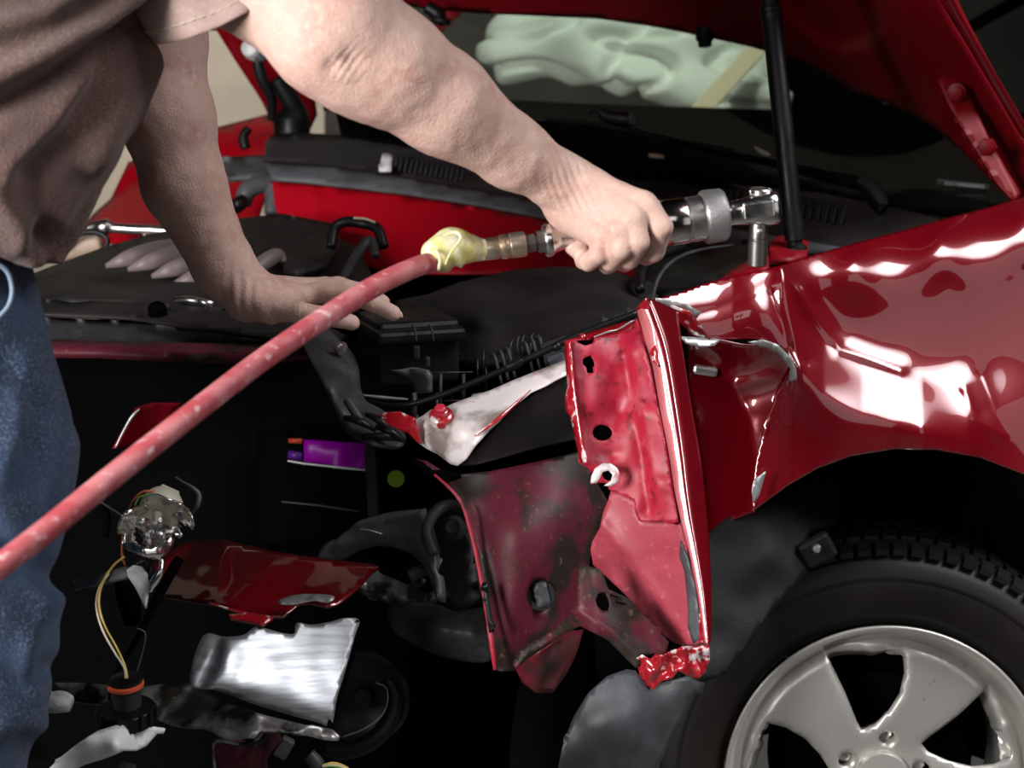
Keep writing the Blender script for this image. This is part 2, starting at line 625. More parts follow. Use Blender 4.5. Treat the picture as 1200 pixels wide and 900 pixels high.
def glass_mat(name, tint=(1, 1, 1), ior=1.5, rough=.0):
    m = bpy.data.materials.new(name)
    m.use_nodes = True
    nt = m.node_tree
    for n in list(nt.nodes):
        if n.type != 'OUTPUT_MATERIAL':
            nt.nodes.remove(n)
    out = nt.nodes['Material Output']
    t = nt.nodes.new('ShaderNodeBsdfTransparent')
    t.inputs[0].default_value = (*tint, 1)
    g = nt.nodes.new('ShaderNodeBsdfGlossy')
    g.inputs['Roughness'].default_value = rough
    lw = nt.nodes.new('ShaderNodeLayerWeight')
    lw.inputs[0].default_value = .5
    pw = nt.nodes.new('ShaderNodeMath')
    pw.operation = 'POWER'
    pw.inputs[1].default_value = 4
    nt.links.new(lw.outputs['Facing'], pw.inputs[0])
    f = nt.nodes.new('ShaderNodeMath')
    f.operation = 'MULTIPLY_ADD'
    f.inputs[1].default_value = .2
    f.inputs[2].default_value = ior
    nt.links.new(pw.outputs[0], f.inputs[0])
    mx = nt.nodes.new('ShaderNodeMixShader')
    nt.links.new(f.outputs[0], mx.inputs[0])
    nt.links.new(t.outputs[0], mx.inputs[1])
    nt.links.new(g.outputs[0], mx.inputs[2])
    nt.links.new(mx.outputs[0], out.inputs[0])
    return m


M_glass = glass_mat('windshield_glass', (.90, .93, .89), .015)
M_bulb = glass_mat('bulb_glass', (.93, .93, .93), .10, .02)
# ------------------------------------------------------------------ setting
def quad(name, pts, m):
    o = mesh_obj(name, pts, [(0, 1, 2, 3)], m, None, smooth=False)
    return structure(o)


structure(mesh_obj('floor', [(-4, -2.5, 0), (4.5, -2.5, 0), (4.5, 6, 0), (-4, 6, 0), (-4, -2.5, -.1), (4.5, -2.5, -.1), (4.5, 6, -.1), (-4, 6, -.1)],
                   [(0, 1, 2, 3), (7, 6, 5, 4), (0, 4, 5, 1), (1, 5, 6, 2), (2, 6, 7, 3), (3, 7, 4, 0)], M_floor, smooth=False))
structure(mesh_obj('wall_back', [(-4, 5.8, 0), (4.5, 5.8, 0), (4.5, 5.8, 3.2), (-4, 5.8, 3.2), (-4, 5.95, 0), (4.5, 5.95, 0), (4.5, 5.95, 3.2), (-4, 5.95, 3.2)],
                   [(0, 1, 2, 3), (7, 6, 5, 4), (0, 4, 5, 1), (1, 5, 6, 2), (2, 6, 7, 3), (3, 7, 4, 0)], M_wall, smooth=False))

# ------------------------------------------------------------------ the car
car = thing('damaged_car', 'dark red car with its bonnet up and its front corner torn open', 'car', (1.0, 2.6, 0))

# ---- front fender with its dents
YL1 = [(780, 250), (880, 290), (915, 318), (940, 372), (965, 402), (1010, 424), (1080, 438), (1135, 466), (1165, 500), (1320, 560)]
YL2 = [(780, 340), (880, 360), (915, 382), (940, 432), (965, 462), (1010, 486), (1060, 500), (1130, 512), (1165, 528), (1320, 600)]


def shelf(x, y):
    a = np.array(YL1); b = np.array(YL2)
    y1 = np.interp(x, a[:, 0], a[:, 1]); y2 = np.interp(x, b[:, 0], b[:, 1])
    t = (y - y1) / (y2 - y1)
    s = .5 * (np.sqrt((t) ** 2 + .006) - np.sqrt((t - 1) ** 2 + .006) + 1)
    slope = np.interp(x, [860, 930, 1010, 1080, 1135, 1175], [0, .42, .50, .48, .30, .0])
    return -slope * (y2 - y1) * .001 * s


def ridge(x, y, pl, amp, width):
    d = segdist(x, y, np.array(pl, float), closed=False)
    return amp * np.exp(-np.sqrt(d * d + 2) / width)


def fender_extra(x, y):
    e = shelf(x, y)
    e += ridge(x, y, [(915, 313), (922, 345), (932, 400), (938, 430)], -.016, 14)
    e += ridge(x, y, [(916, 316), (948, 362), (985, 410), (1055, 434)], -.010, 10)
    e += ridge(x, y, [(916, 316), (880, 345), (840, 362), (800, 372)], .006, 22)
    e += ridge(x, y, [(905, 345), (925, 405), (945, 425)], .010, 9)
    e += ridge(x, y, [(1130, 455), (1143, 490), (1175, 510)], -.008, 10)
    e += ridge(x, y, [(1150, 440), (1165, 480), (1178, 508)], .006, 12)
    e += .0035 * np.exp(-(((x - 1080) / 60) ** 2 + ((y - 345) / 38) ** 2))
    e += .002 * np.exp(-(((x - 1000) / 40) ** 2 + ((y - 360) / 30) ** 2))
    e += .0012 * vnoise(x, y, 60, 3.1)
    return e


FO = [(762, 352), (790, 345), (830, 331), (870, 321), (915, 311), (960, 297), (1000, 285), (1050, 272), (1100, 258), (1150, 245), (1200, 231), (1300, 205),
      (1300, 640), (1255, 595), (1200, 556), (1150, 537), (1100, 528), (1050, 526), (1000, 534), (960, 548), (925, 568), (900, 586), (884, 598),
      (882, 570), (886, 540), (896, 500), (908, 465), (922, 440), (930, 428), (922, 412), (900, 400), (875, 397), (850, 399), (820, 392), (806, 385), (796, 370), (780, 360)]
FC = [(762, 352, 1.72), (790, 345, 1.745), (830, 331, 1.79), (915, 310, 1.85), (1000, 285, 2.01), (1100, 258, 2.11), (1200, 231, 2.20), (1300, 205, 2.31),
      (1000, 305, 1.925), (1100, 280, 2.0), (1200, 256, 2.08), (1300, 235, 2.18),
      (915, 330, 1.83), (860, 350, 1.78), (800, 365, 1.735), (870, 385, 1.785), (830, 388, 1.76),
      (960, 350, 1.90), (1030, 340, 1.93), (1110, 330, 1.975), (1200, 320, 2.045), (1300, 320, 2.14),
      (980, 390, 1.925), (1040, 410, 1.955), (1120, 420, 2.0), (1200, 420, 2.04), (1300, 420, 2.12),
      (950, 410, 1.88), (940, 450, 1.862), (1000, 495, 1.90), (1080, 505, 1.93), (1160, 500, 1.98), (1200, 500, 2.01), (1300, 540, 2.08),
      (900, 586, 1.885), (960, 545, 1.90), (1050, 525, 1.945), (1150, 536, 1.99), (1200, 555, 2.02), (1300, 640, 2.09),
      (895, 500, 1.875), (920, 450, 1.868)]
FC = [(a, b, 1.92 + (c - 1.92) * .52) for a, b, c in FC]
plate('fender', FO, FC, M_paint, car, step=3.0, extra=fender_extra, thick=.0012)

# front fold of the fender, bent inwards below the tear
FF = [(806, 386), (830, 396), (870, 404), (900, 405), (918, 414), (930, 430), (915, 455), (903, 490), (892, 530), (886, 575), (884, 600), (862, 608), (838, 620), (828, 622),
      (824, 560), (815, 500), (808, 450)]
FFC = [(806, 386, 1.80), (870, 404, 1.84), (925, 425, 1.865), (900, 500, 1.885), (884, 600, 1.895), (830, 620, 1.99), (815, 500, 1.98), (808, 430, 1.93), (865, 470, 1.925), (860, 560, 1.955)]
plate('fender_fold', FF, FFC, M_paint, car, step=5, thick=.0012,
      extra=lambda x, y: ridge(x, y, [(858, 450), (878, 490), (884, 540), (880, 590)], -.022, 16) + ridge(x, y, [(905, 440), (862, 452)], -.012, 10))
tr = plate('torn_edge', [(768, 349), (785, 352), (806, 357), (822, 366), (816, 374), (802, 366), (786, 360), (770, 355)],
           [(768, 349, 1.70), (820, 366, 1.72), (790, 360, 1.71)], M_tear, car, step=4, rough=.004, rscale=8)
plate('torn_edge', [(876, 401), (893, 398), (912, 404), (926, 418), (933, 432), (934, 446), (924, 447), (926, 432), (914, 416), (900, 408), (884, 404)],
      [(876, 401, 1.79), (912, 406, 1.80), (930, 444, 1.82)], M_tear, car, step=4, rough=.003, rscale=9)
plate('torn_edge', [(797, 394), (815, 395), (844, 398), (838, 405), (822, 407), (804, 402)], [(797, 394, 1.755), (844, 398, 1.775), (822, 407, 1.76)], M_tear, car, step=4, rough=.003, rscale=9)
plate('torn_edge', [(884, 562), (898, 552), (894, 566), (890, 580), (884, 590), (881, 576)], [(884, 562, 1.86), (898, 552, 1.865), (884, 590, 1.865)], M_tear, car, step=4)
plate('torn_corner', [(786, 358), (808, 366), (822, 384), (832, 398), (812, 392), (800, 382), (790, 372)],
      [(786, 358, 1.70), (822, 384, 1.72), (800, 380, 1.735)], M_rawred, car, step=4, rough=.006, rscale=10)
# clip seen in the dark behind the tear
box('trim_clip', (826, 434, 1.90), (.030, .012, .012), M_steel, car, roll=8, bevel=.004)

# ---- bent front edge of the fender (nose strip) and its inner flange
NL = [(745, 362), (754, 395), (764, 430), (773, 480), (783, 530), (790, 575), (798, 612), (808, 650), (818, 700), (826, 757)]
NM = [(764, 351), (780, 395), (788, 430), (796, 480), (803, 530), (808, 575), (813, 612), (819, 650), (826, 700), (830, 756)]
NR = [(795, 364), (799, 400), (805, 440), (812, 485), (820, 530), (826, 575), (830, 615), (832, 650), (834, 700), (833, 752)]
nl, m1, m2, nm, nr = [], [], [], [], []
d = 1.600
prevp = NL[0]
for (a, b), (c, e), (g, h) in zip(NL, NM, NR):
    sx = d / FPX
    d += -.50 * (a - prevp[0]) * sx + (.01 + .17 * (b - 362) / 370) * -(b - prevp[1]) * sx
    prevp = (a, b)
    q = (c - a) * sx
    nl.append((a, b, d))
    m1.append((a + (c - a) * .33, b + (e - b) * .33, d - .57 * q * .33))
    m2.append((a + (c - a) * .67, b + (e - b) * .67, d - .57 * q * .33 - .50 * q * .34))
    dm = d - .57 * q * .33 - .50 * q * .34 - .40 * q * .33
    nm.append((c, e, dm))
    nr.append((g, h, dm + 1.3 * (g - c) * sx))
loft('fender_nose', [nl, m1, m2, nm, nr], M_paint, car, wob=.0004, seed=5)
plate('nose_inner_face', [(745, 362), (757, 349), (770, 372), (768, 400), (772, 430), (765, 424), (752, 395)],
      [(745, 362, 1.60), (757, 349, 1.585), (770, 372, 1.592), (768, 415, 1.587), (752, 395, 1.60)], M_rawred, car, step=4, rough=.004, rscale=16)
# punched flange
HOLE1 = [(686, 419), (692, 416), (696, 422), (698, 428), (696, 430), (696, 437), (688, 437), (687, 430), (683, 427), (683, 421)]
HOLE2 = [(706 + 11.5 * math.cos(a), 507 + 9.5 * math.sin(a)) for a in np.linspace(0, 2 * math.pi, 20, endpoint=False)]
HOLE3 = [(714 + 8 * math.cos(a), 556 + 7.5 * math.sin(a)) for a in np.linspace(0, 2 * math.pi, 14, endpoint=False)]
plate('punched_flange', [(661, 400), (668, 398), (674, 397), (678, 402), (686, 405), (695, 402), (697, 396), (716, 393), (731, 388), (743, 384), (745, 372), (752, 395), (762, 430), (772, 480), (782, 530), (789, 575), (795, 612),
                         (786, 614), (776, 610), (764, 611), (748, 610), (744, 598), (743, 586), (728, 580), (714, 574), (710, 566),
                         (700, 566), (693, 568), (693, 563), (700, 560), (706, 554), (703, 549), (694, 556), (690, 549), (684, 546), (678, 542), (677, 525), (672, 500), (668, 486), (664, 482), (663, 466), (666, 452), (664, 430)],
      [(661, 400, 1.625), (668, 400, 1.62), (700, 395, 1.625), (735, 388, 1.635), (680, 540, 1.60), (700, 470, 1.607), (722, 440, 1.625), (728, 480, 1.622), (742, 560, 1.605),
       (745, 400, 1.61), (765, 470, 1.59), (785, 560, 1.58), (790, 605, 1.58), (750, 480, 1.592), (768, 570, 1.582), (664, 470, 1.615), (678, 470, 1.604), (748, 606, 1.60)],
      M_dust, car, holes=[HOLE1, HOLE2, HOLE3], step=4.5, thick=.002,
      extra=lambda x, y: ridge(x, y, [(672, 405), (676, 470), (684, 540)], -.005, 3.5) + ridge(x, y, [(728, 398), (738, 450), (748, 510), (756, 560), (760, 600)], .012, 7)
      + ridge(x, y, [(736, 398), (748, 450), (757, 510), (765, 560)], -.006, 4) + ridge(x, y, [(682, 448), (708, 446)], -.003, 3)
      + ridge(x, y, [(724, 420), (740, 416)], -.004, 5) + .006 * np.exp(-(((x - 712) / 14) ** 2 + ((y - 532) / 7) ** 2)) + .0008 * vnoise(x, y, 14, 2)
      + .004 * vnoise(x, y, 40, 8) * (y > 560))
plate('hole_rim', [(692, 566), (693, 558), (697, 549), (706, 543), (716, 543), (724, 549), (727, 557), (724, 565), (716, 570), (708, 569), (716, 563), (718, 556), (713, 551), (706, 553), (703, 560), (699, 566)],
      [(692, 566, 1.588), (706, 543, 1.592), (726, 557, 1.59)], M_brace, car, step=4, thick=.002)
plate('flange_lip', [(661, 401), (667, 399), (671, 440), (676, 480), (682, 520), (688, 545), (680, 543), (676, 525), (671, 500), (667, 486), (663, 482), (662, 466), (665, 452), (663, 430)],
      [(661, 401, 1.618), (667, 400, 1.605), (664, 470, 1.605), (674, 470, 1.594), (684, 540, 1.588)], M_rawred, car, step=4, thick=.002, rough=.002, rscale=14)
# lower facet of the flange
plate('lower_facet', [(716, 575), (730, 580), (744, 588), (746, 602), (750, 611), (776, 611), (793, 615), (797, 612), (808, 650), (818, 700), (824, 752), (816, 756), (800, 757), (788, 752), (775, 742),
                      (752, 720), (736, 700), (715, 680), (695, 662), (692, 645), (694, 635), (703, 618), (707, 600), (712, 588)],
      [(716, 575, 1.64), (692, 645, 1.66), (750, 640, 1.63), (797, 612, 1.59), (818, 700, 1.60), (824, 752, 1.61), (770, 735, 1.655), (720, 670, 1.665), (760, 690, 1.642)],
      M_pink, car, step=5, thick=.0015,
      extra=lambda x, y: ridge(x, y, [(706, 614), (740, 655), (775, 705), (806, 752)], -.010, 9) + ridge(x, y, [(700, 640), (740, 690), (780, 742)], .006, 10) + .002 * vnoise(x, y, 30, 4))
plate('bent_flap', [(797, 634), (806, 655), (814, 690), (818, 715), (820, 748), (812, 754), (806, 735), (806, 712), (804, 690), (802, 670), (796, 652)],
      [(797, 634, 1.578), (818, 715, 1.572), (806, 712, 1.59), (815, 752, 1.585)], M_grey, car, step=4, thick=.0015, rough=.003, rscale=12)
plate('chipped_strip', [(818, 690), (824, 700), (829, 726), (828, 756), (820, 752), (820, 720)], [(818, 690, 1.568), (829, 726, 1.575), (822, 754, 1.575)], M_rawred, car, step=4, rough=.004, rscale=8)
HB = [(698, 702), (702, 695), (709, 694), (713, 702), (715, 710), (712, 716), (706, 716), (700, 710)]
plate('headlamp_bracket', [(678, 666), (682, 662), (692, 664), (703, 667), (709, 678), (713, 690), (725, 696), (736, 700), (750, 716), (764, 730), (776, 744), (784, 752), (782, 764), (775, 770), (766, 766), (752, 768), (750, 784), (744, 782),
                            (730, 768), (712, 750), (694, 741), (680, 734), (674, 736), (660, 742), (640, 754), (618, 768), (604, 784), (601, 780), (606, 766), (624, 752), (645, 740), (660, 728), (670, 716), (676, 708), (676, 690)],
      [(682, 664, 1.61), (676, 708, 1.60), (604, 782, 1.66), (660, 732, 1.63), (712, 710, 1.60), (740, 740, 1.60), (780, 760, 1.60), (748, 782, 1.59), (694, 740, 1.59)],
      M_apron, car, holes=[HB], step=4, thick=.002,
      extra=lambda x, y: ridge(x, y, [(672, 716), (694, 724), (724, 748), (750, 772)], -.008, 5) + ridge(x, y, [(690, 668), (694, 690), (690, 712)], .004, 5) + .002 * vnoise(x, y, 20, 9))
tube('bracket_slot', [(715, 697, 1.60, 1.2), (724, 700, 1.602, 1.2), (722, 706, 1.60, 1.2), (732, 708, 1.602, 1.2)], M_dark, car, seg=6, n=1)
plate('crushed_tip', [(745, 772), (752, 768), (762, 772), (768, 766), (778, 768), (790, 762), (800, 757), (816, 757), (831, 755), (832, 772), (826, 788), (818, 797), (806, 792), (795, 786), (788, 796), (776, 798), (765, 808), (758, 804), (750, 792)],
      [(745, 772, 1.585), (790, 775, 1.565), (831, 757, 1.58), (818, 795, 1.575), (760, 806, 1.59)], M_rawred, car, step=3, rough=.016, rscale=13, thick=.0015)

# ---- scraped brace
plate('scraped_brace', [(446, 487), (454, 483), (466, 483), (478, 488), (488, 491), (497, 486), (504, 480), (520, 478), (530, 473), (560, 462), (575, 457), (600, 446), (630, 434), (662, 422), (664, 439), (650, 446), (640, 452), (622, 460), (600, 478), (585, 494),
                        (570, 508), (556, 524), (546, 538), (536, 546), (528, 544), (520, 538), (512, 532), (500, 526), (490, 519), (480, 508), (468, 504), (455, 497)],
      [(446, 487, 1.70), (480, 498, 1.67), (520, 480, 1.67), (540, 500, 1.64), (530, 544, 1.65), (570, 462, 1.68), (590, 480, 1.65), (620, 440, 1.68), (662, 425, 1.68), (662, 438, 1.665), (570, 506, 1.63), (490, 519, 1.67)],
      M_brace, car, step=5, thick=.0015,
      extra=lambda x, y: ridge(x, y, [(556, 520), (600, 462), (650, 436)], -.006, 8) + ridge(x, y, [(510, 510), (530, 535), (545, 540)], -.004, 6) + .0015 * vnoise(x, y, 20, 3))
plate('brace_red_end', [(444, 487), (452, 483), (468, 482), (478, 487), (486, 490), (489, 500), (492, 512), (494, 521), (488, 518), (480, 509), (468, 504), (455, 498)],
      [(446, 487, 1.690), (480, 490, 1.658), (490, 516, 1.660), (466, 500, 1.67)], M_rawred, car, step=3, rough=.004, rscale=9)
tube('paint_scrape', [(556, 511, 1.622, .6), (580, 494, 1.62, 2.4), (600, 477, 1.632, 2.2), (622, 457, 1.65, .6)], M_rawred, car, seg=8, flat=.3)
bolt_c = P(517, 487, 1.655)
bn = Vector((-.05, -.55, .83))
b1 = lathe('brace_bolt', bolt_c, bn, [(-.006, .013), (.001, .0125), (.003, .0105), (.0035, .008), (.008, .0075), (.009, .006), (.009, 0)], M_rawred, car, seg=12)
lathe('bolt_head', bolt_c + bn * .008, bn, [(0, .0065), (.004, .006), (.005, .004), (.005, 0)], M_dust, b1, seg=6, smooth=False)

# ---- inner apron panels under the brace
M_lowred = mat('dark_dirty_red', (.13, .006, .014), .4, 0, bump=(60, .2), coat=.2, crough=.3, var=(30, (.05, .01, .012), .5, .65))  # deep dirty red for the lower apron
plate('apron_top', [(540, 545), (560, 525), (600, 480), (640, 452), (664, 440), (672, 470), (680, 512), (620, 526), (560, 543)],
      [(540, 545, 1.80), (600, 480, 1.88), (668, 445, 1.90), (680, 512, 1.76), (600, 530, 1.78)], M_cover, car, step=8, thick=.002, rough=.003)
apron_hole = [(633 + 15 * math.cos(a), 698 + 19 * math.sin(a)) for a in np.linspace(0, 2 * math.pi, 22, endpoint=False)]
plate('apron', [(488, 538), (500, 540), (516, 550), (540, 556), (575, 552), (620, 543), (660, 534), (684, 528), (694, 556), (714, 590), (702, 618), (693, 645), (690, 665), (684, 700), (672, 740), (655, 760), (626, 778), (600, 787), (582, 786),
                (577, 752), (572, 715), (564, 670), (556, 632), (546, 602), (532, 578), (515, 560), (500, 552)],
      [(488, 538, 1.74), (516, 556, 1.735), (575, 552, 1.77), (684, 528, 1.80), (546, 602, 1.745), (560, 632, 1.735), (568, 700, 1.725), (580, 780, 1.72), (600, 620, 1.72), (620, 700, 1.72), (670, 600, 1.76), (685, 690, 1.79), (600, 787, 1.73), (650, 760, 1.76), (714, 590, 1.82)],
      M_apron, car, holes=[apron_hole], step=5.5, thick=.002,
      extra=lambda x, y: ridge(x, y, [(530, 566), (562, 610), (578, 670), (588, 780)], .008, 9) + .006 * np.exp(-((np.hypot((x - 633) / 1.0, (y - 700) / 1.2) / 26) ** 4)) + .0018 * vnoise(x, y, 34, 4))
plate('apron_torn_edge', [(481, 536), (494, 540), (507, 551), (520, 550), (540, 556), (541, 560), (524, 566), (505, 558), (492, 549)],
      [(481, 536, 1.725), (524, 566, 1.73), (541, 556, 1.735)], M_dark, car, step=4, rough=.004, rscale=10)
tube('apron_edge', [(509, 556, 1.728, 1.6), (538, 585, 1.728, 2), (552, 625, 1.722, 2.4), (562, 670, 1.715, 2.8), (571, 720, 1.71, 3), (577, 760, 1.705, 3.2), (580, 785, 1.705, 2)], M_dust, car, seg=8)
plate('edge_clip', [(565, 683), (571, 682), (579, 740), (573, 742)], [(565, 683, 1.70), (579, 740, 1.69), (571, 682, 1.70)], M_black, car, step=6, thick=.004)
gr = lathe('grommet', P(633, 698, 1.735), (P(633, 698, 1.6) - P(633, 698, 1.75)), [(-.01, .013), (0, .0165), (.002, .016), (.002, .010), (-.006, .0095), (-.006, 0)], M_blackm, car, seg=24)
plate('grommet_bar', [(624, 684), (640, 682), (646, 708), (630, 714)], [(624, 684, 1.732), (640, 682, 1.732), (630, 714, 1.73)], M_greyd, gr, step=6, thick=.004)
plate('lower_apron', [(604, 784), (625, 768), (650, 752), (672, 740), (684, 738), (676, 765), (664, 790), (648, 812), (628, 812), (612, 800)],
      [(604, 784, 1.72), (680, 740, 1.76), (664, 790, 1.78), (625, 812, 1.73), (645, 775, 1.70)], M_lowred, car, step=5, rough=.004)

# ---- wheel-arch liner and torn lower liner
M_liner = mat('scuffed_liner_plastic', (.045, .047, .052), .5, 0, bump=(120, .4), spec=.4, var=(12, (.022, .022, .024), .45, .62))
plate('arch_liner', [(820, 640), (832, 622), (860, 600), (900, 585), (950, 560), (985, 555), (982, 612), (950, 622), (944, 640), (955, 660), (930, 690), (905, 715), (875, 760), (850, 790), (822, 800), (806, 790), (815, 720)],
      [(820, 640, 1.93), (900, 585, 1.97), (985, 555, 2.12), (950, 640, 1.97), (900, 715, 1.93), (822, 800, 1.89), (870, 660, 1.93)], M_blackm, car, step=7, thick=.003, rough=.006, rscale=40)
box('liner_tab', (958, 644, 1.955), (.040, .016, .034), M_blackm, car, roll=-30, bevel=.005)
lathe('liner_screw', P(957, 643, 1.935), (-.2, -1, .2), [(-.004, .006), (0, .0055), (.002, .004), (.002, 0)], M_steel, car, seg=12)
plate('torn_liner', [(655, 900), (660, 870), (672, 840), (690, 812), (712, 792), (735, 784), (745, 786), (760, 808), (776, 800), (790, 796), (806, 792), (818, 798), (826, 800), (822, 815), (814, 812), (806, 818), (806, 830), (800, 845), (790, 858), (780, 880), (770, 905), (765, 960), (650, 960)],
      [(655, 900, 1.76), (735, 784, 1.82), (826, 800, 1.86), (765, 960, 1.84), (710, 860, 1.76), (650, 960, 1.78)], M_liner, car, step=6, thick=.003, rough=.01, rscale=45)

# ---- bumper remains
plate('bumper_shard', [(180, 660), (215, 635), (262, 632), (320, 646), (380, 655), (438, 661), (444, 664), (436, 670), (418, 690), (395, 708), (382, 710), (366, 706), (350, 707), (342, 715), (332, 722), (308, 722), (270, 712), (230, 706), (190, 700)],
      [(180, 660, 2.0), (262, 632, 1.92), (438, 661, 1.80), (395, 708, 1.70), (332, 722, 1.70), (190, 700, 1.88), (300, 680, 1.77), (260, 700, 1.76)],
      M_paint, car, step=6, thick=.003, rough=.004, rscale=30, extra=lambda x, y: ridge(x, y, [(330, 705), (380, 700), (395, 708)], .006, 5))
plate('shard_tear', [(326, 704), (345, 697), (375, 696), (392, 699), (385, 706), (366, 704), (345, 708), (330, 708)], [(326, 704, 1.695), (392, 699, 1.695), (345, 708, 1.69)], M_tear, car, step=4, rough=.003, rscale=8, curve=True)
plate('shard_lip', [(245, 705), (275, 714), (318, 722), (320, 724), (308, 732), (296, 729), (270, 724), (268, 720), (285, 718)],
      [(245, 705, 1.70), (320, 722, 1.67), (296, 731, 1.66)], M_rawred, car, step=4, thick=.003)
plate('bumper_beam', [(222, 800), (226, 775), (234, 752), (244, 742), (262, 746), (285, 744), (298, 735), (310, 736), (332, 742), (345, 742), (348, 730), (365, 732), (385, 729), (405, 724), (421, 727), (416, 745), (405, 785), (395, 818), (388, 850),
                     (370, 846), (340, 838), (300, 826), (262, 812), (240, 806)],
      [(222, 800, 1.625), (238, 745, 1.66), (262, 750, 1.645), (320, 740, 1.665), (421, 727, 1.695), (388, 850, 1.645), (300, 826, 1.62), (245, 806, 1.61), (350, 790, 1.655), (400, 780, 1.675), (300, 780, 1.64), (370, 843, 1.64)],
      M_alu, car, step=6, thick=.004, curve=True,
      extra=lambda x, y: ridge(x, y, [(236, 802), (252, 770), (258, 744)], .012, 6) + ridge(x, y, [(248, 806), (262, 780), (266, 748)], -.006, 5)
      + ridge(x, y, [(250, 812), (300, 828), (350, 842), (388, 852)], .02, 9) + .0016 * vnoise(x, y, 16, 6) * (x < 290) + .0012 * vnoise(x, y, 30, 6))
plate('beam_side', [(421, 727), (426, 730), (416, 768), (400, 820), (390, 852), (386, 850), (395, 818), (405, 785), (416, 745)],
      [(421, 727, 1.69), (426, 730, 1.76), (390, 852, 1.65), (400, 820, 1.72), (386, 850, 1.645)], M_dark, car, step=5, thick=.003)
plate('beam_lower_lip', [(60, 800), (100, 800), (160, 806), (212, 798), (232, 806), (262, 822), (310, 838), (360, 850), (388, 854), (396, 862), (394, 868), (380, 867), (340, 858), (305, 856), (296, 864), (270, 866), (240, 855), (200, 850), (150, 830), (80, 820)],
      [(60, 800, 1.76), (212, 798, 1.68), (262, 822, 1.635), (388, 854, 1.60), (394, 868, 1.595), (296, 864, 1.60), (200, 850, 1.65), (80, 820, 1.72)], M_alud, car, step=6, thick=.004, rough=.010, rscale=26)
plate('lower_red_panel', [(248, 868), (262, 862), (296, 872), (312, 855), (325, 856), (330, 868), (318, 880), (312, 892), (318, 930), (250, 930), (254, 900)],
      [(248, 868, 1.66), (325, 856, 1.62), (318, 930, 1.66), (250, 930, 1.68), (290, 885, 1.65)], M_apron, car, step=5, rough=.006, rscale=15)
tube('lower_red_trim', [(256, 930, 1.65, 2), (250, 880, 1.64, 2), (256, 868, 1.635, 2.5), (285, 872, 1.63, 2.5), (300, 866, 1.62, 2.5), (308, 857, 1.61, 2)], M_alud, car, seg=8)
box('drain_clip', (333, 876, 1.64), (.014, .01, .022), M_greyd, car, roll=30)
box('drain_clip', (146, 912, 1.60), (.016, .012, .03), M_greyd, car, roll=15)

# ---- front structure: radiator, cross member, slam panel
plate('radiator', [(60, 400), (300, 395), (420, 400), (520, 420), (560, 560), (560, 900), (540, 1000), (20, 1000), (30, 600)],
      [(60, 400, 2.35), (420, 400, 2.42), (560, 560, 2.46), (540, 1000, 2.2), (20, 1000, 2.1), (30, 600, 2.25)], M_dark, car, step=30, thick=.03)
plate('slam_panel', [(24, 350), (100, 352), (190, 356), (300, 364), (345, 372), (380, 380), (410, 395), (380, 402), (300, 394), (150, 372), (60, 368), (30, 368)],
      [(24, 350, 2.12), (190, 356, 2.10), (345, 372, 2.0), (410, 395, 1.98), (150, 374, 2.04), (30, 368, 2.06)], M_cover, car, step=6, thick=.004, rough=.003,
      extra=lambda x, y: .01 * ((x > 160) & (x < 172)))
for sx in (184, 268):
    lathe('slam_bolt', P(sx, 361 + (sx - 184) * .08, 2.05), (0, -.4, .9), [(-.01, .012), (0, .012), (.004, .010), (.007, .006), (.007, 0)], M_dark, car, seg=10)
plate('cross_member', [(28, 370), (150, 376), (260, 384), (330, 392), (330, 406), (240, 410), (130, 410), (60, 408), (36, 395)],
      [(28, 370, 2.06), (330, 392, 2.03), (330, 406, 1.99), (60, 408, 2.0), (36, 395, 2.02)], M_greyd, car, step=8, thick=.005)
plate('front_bar', [(40, 396), (130, 400), (240, 402), (330, 404), (372, 402), (366, 412), (300, 418), (200, 415), (120, 411), (50, 410)],
      [(40, 396, 1.99), (372, 402, 1.96), (366, 412, 1.92), (50, 410, 1.95)], M_apron, car, step=6, thick=.01, rough=.006, rscale=25)
plate('red_side_tab', [(132, 526), (146, 500), (160, 478), (178, 472), (212, 472), (190, 500), (160, 522)], [(132, 526, 2.05), (160, 478, 2.08), (212, 472, 2.15)], M_paint_in, car, step=6)
tube('side_wire', [(135, 525, 2.03, 1.2), (146, 503, 2.03, 1.8), (155, 488, 2.03, 2.2), (164, 479, 2.03, 1)], M_tear, car, seg=6)
# hooked bracket under the hand
plate('corner_bracket', [(350, 392), (362, 386), (380, 384), (398, 398), (412, 412), (420, 430), (423, 455), (430, 470), (448, 480), (468, 498), (476, 514), (468, 523), (446, 522), (428, 520), (412, 512), (400, 500), (392, 480), (384, 462), (372, 440), (360, 415)],
      [(350, 392, 1.92), (380, 384, 1.94), (412, 412, 1.90), (372, 440, 1.80), (400, 450, 1.79), (423, 455, 1.84), (400, 500, 1.78), (430, 495, 1.77), (470, 515, 1.76), (446, 522, 1.74), (390, 415, 1.86)],
      M_greyd, car, step=4.5, thick=.004, curve=True, extra=lambda x, y: ridge(x, y, [(372, 430), (390, 465), (410, 500), (440, 518)], -.012, 7) + ridge(x, y, [(408, 410), (418, 440), (425, 470)], -.006, 5) + .001 * vnoise(x, y, 10))
lathe('bracket_screw', P(399, 407, 1.855), (-.1, -.7, .7), [(-.004, .008), (0, .008), (.003, .006), (.003, .003), (.0, .002), (0, 0)], M_steel, car, seg=14)
tube('bracket_clip', [(406, 468, 1.75, 5), (414, 480, 1.745, 5.5), (424, 496, 1.74, 5)], M_greyd, car, seg=6, flat=.6)
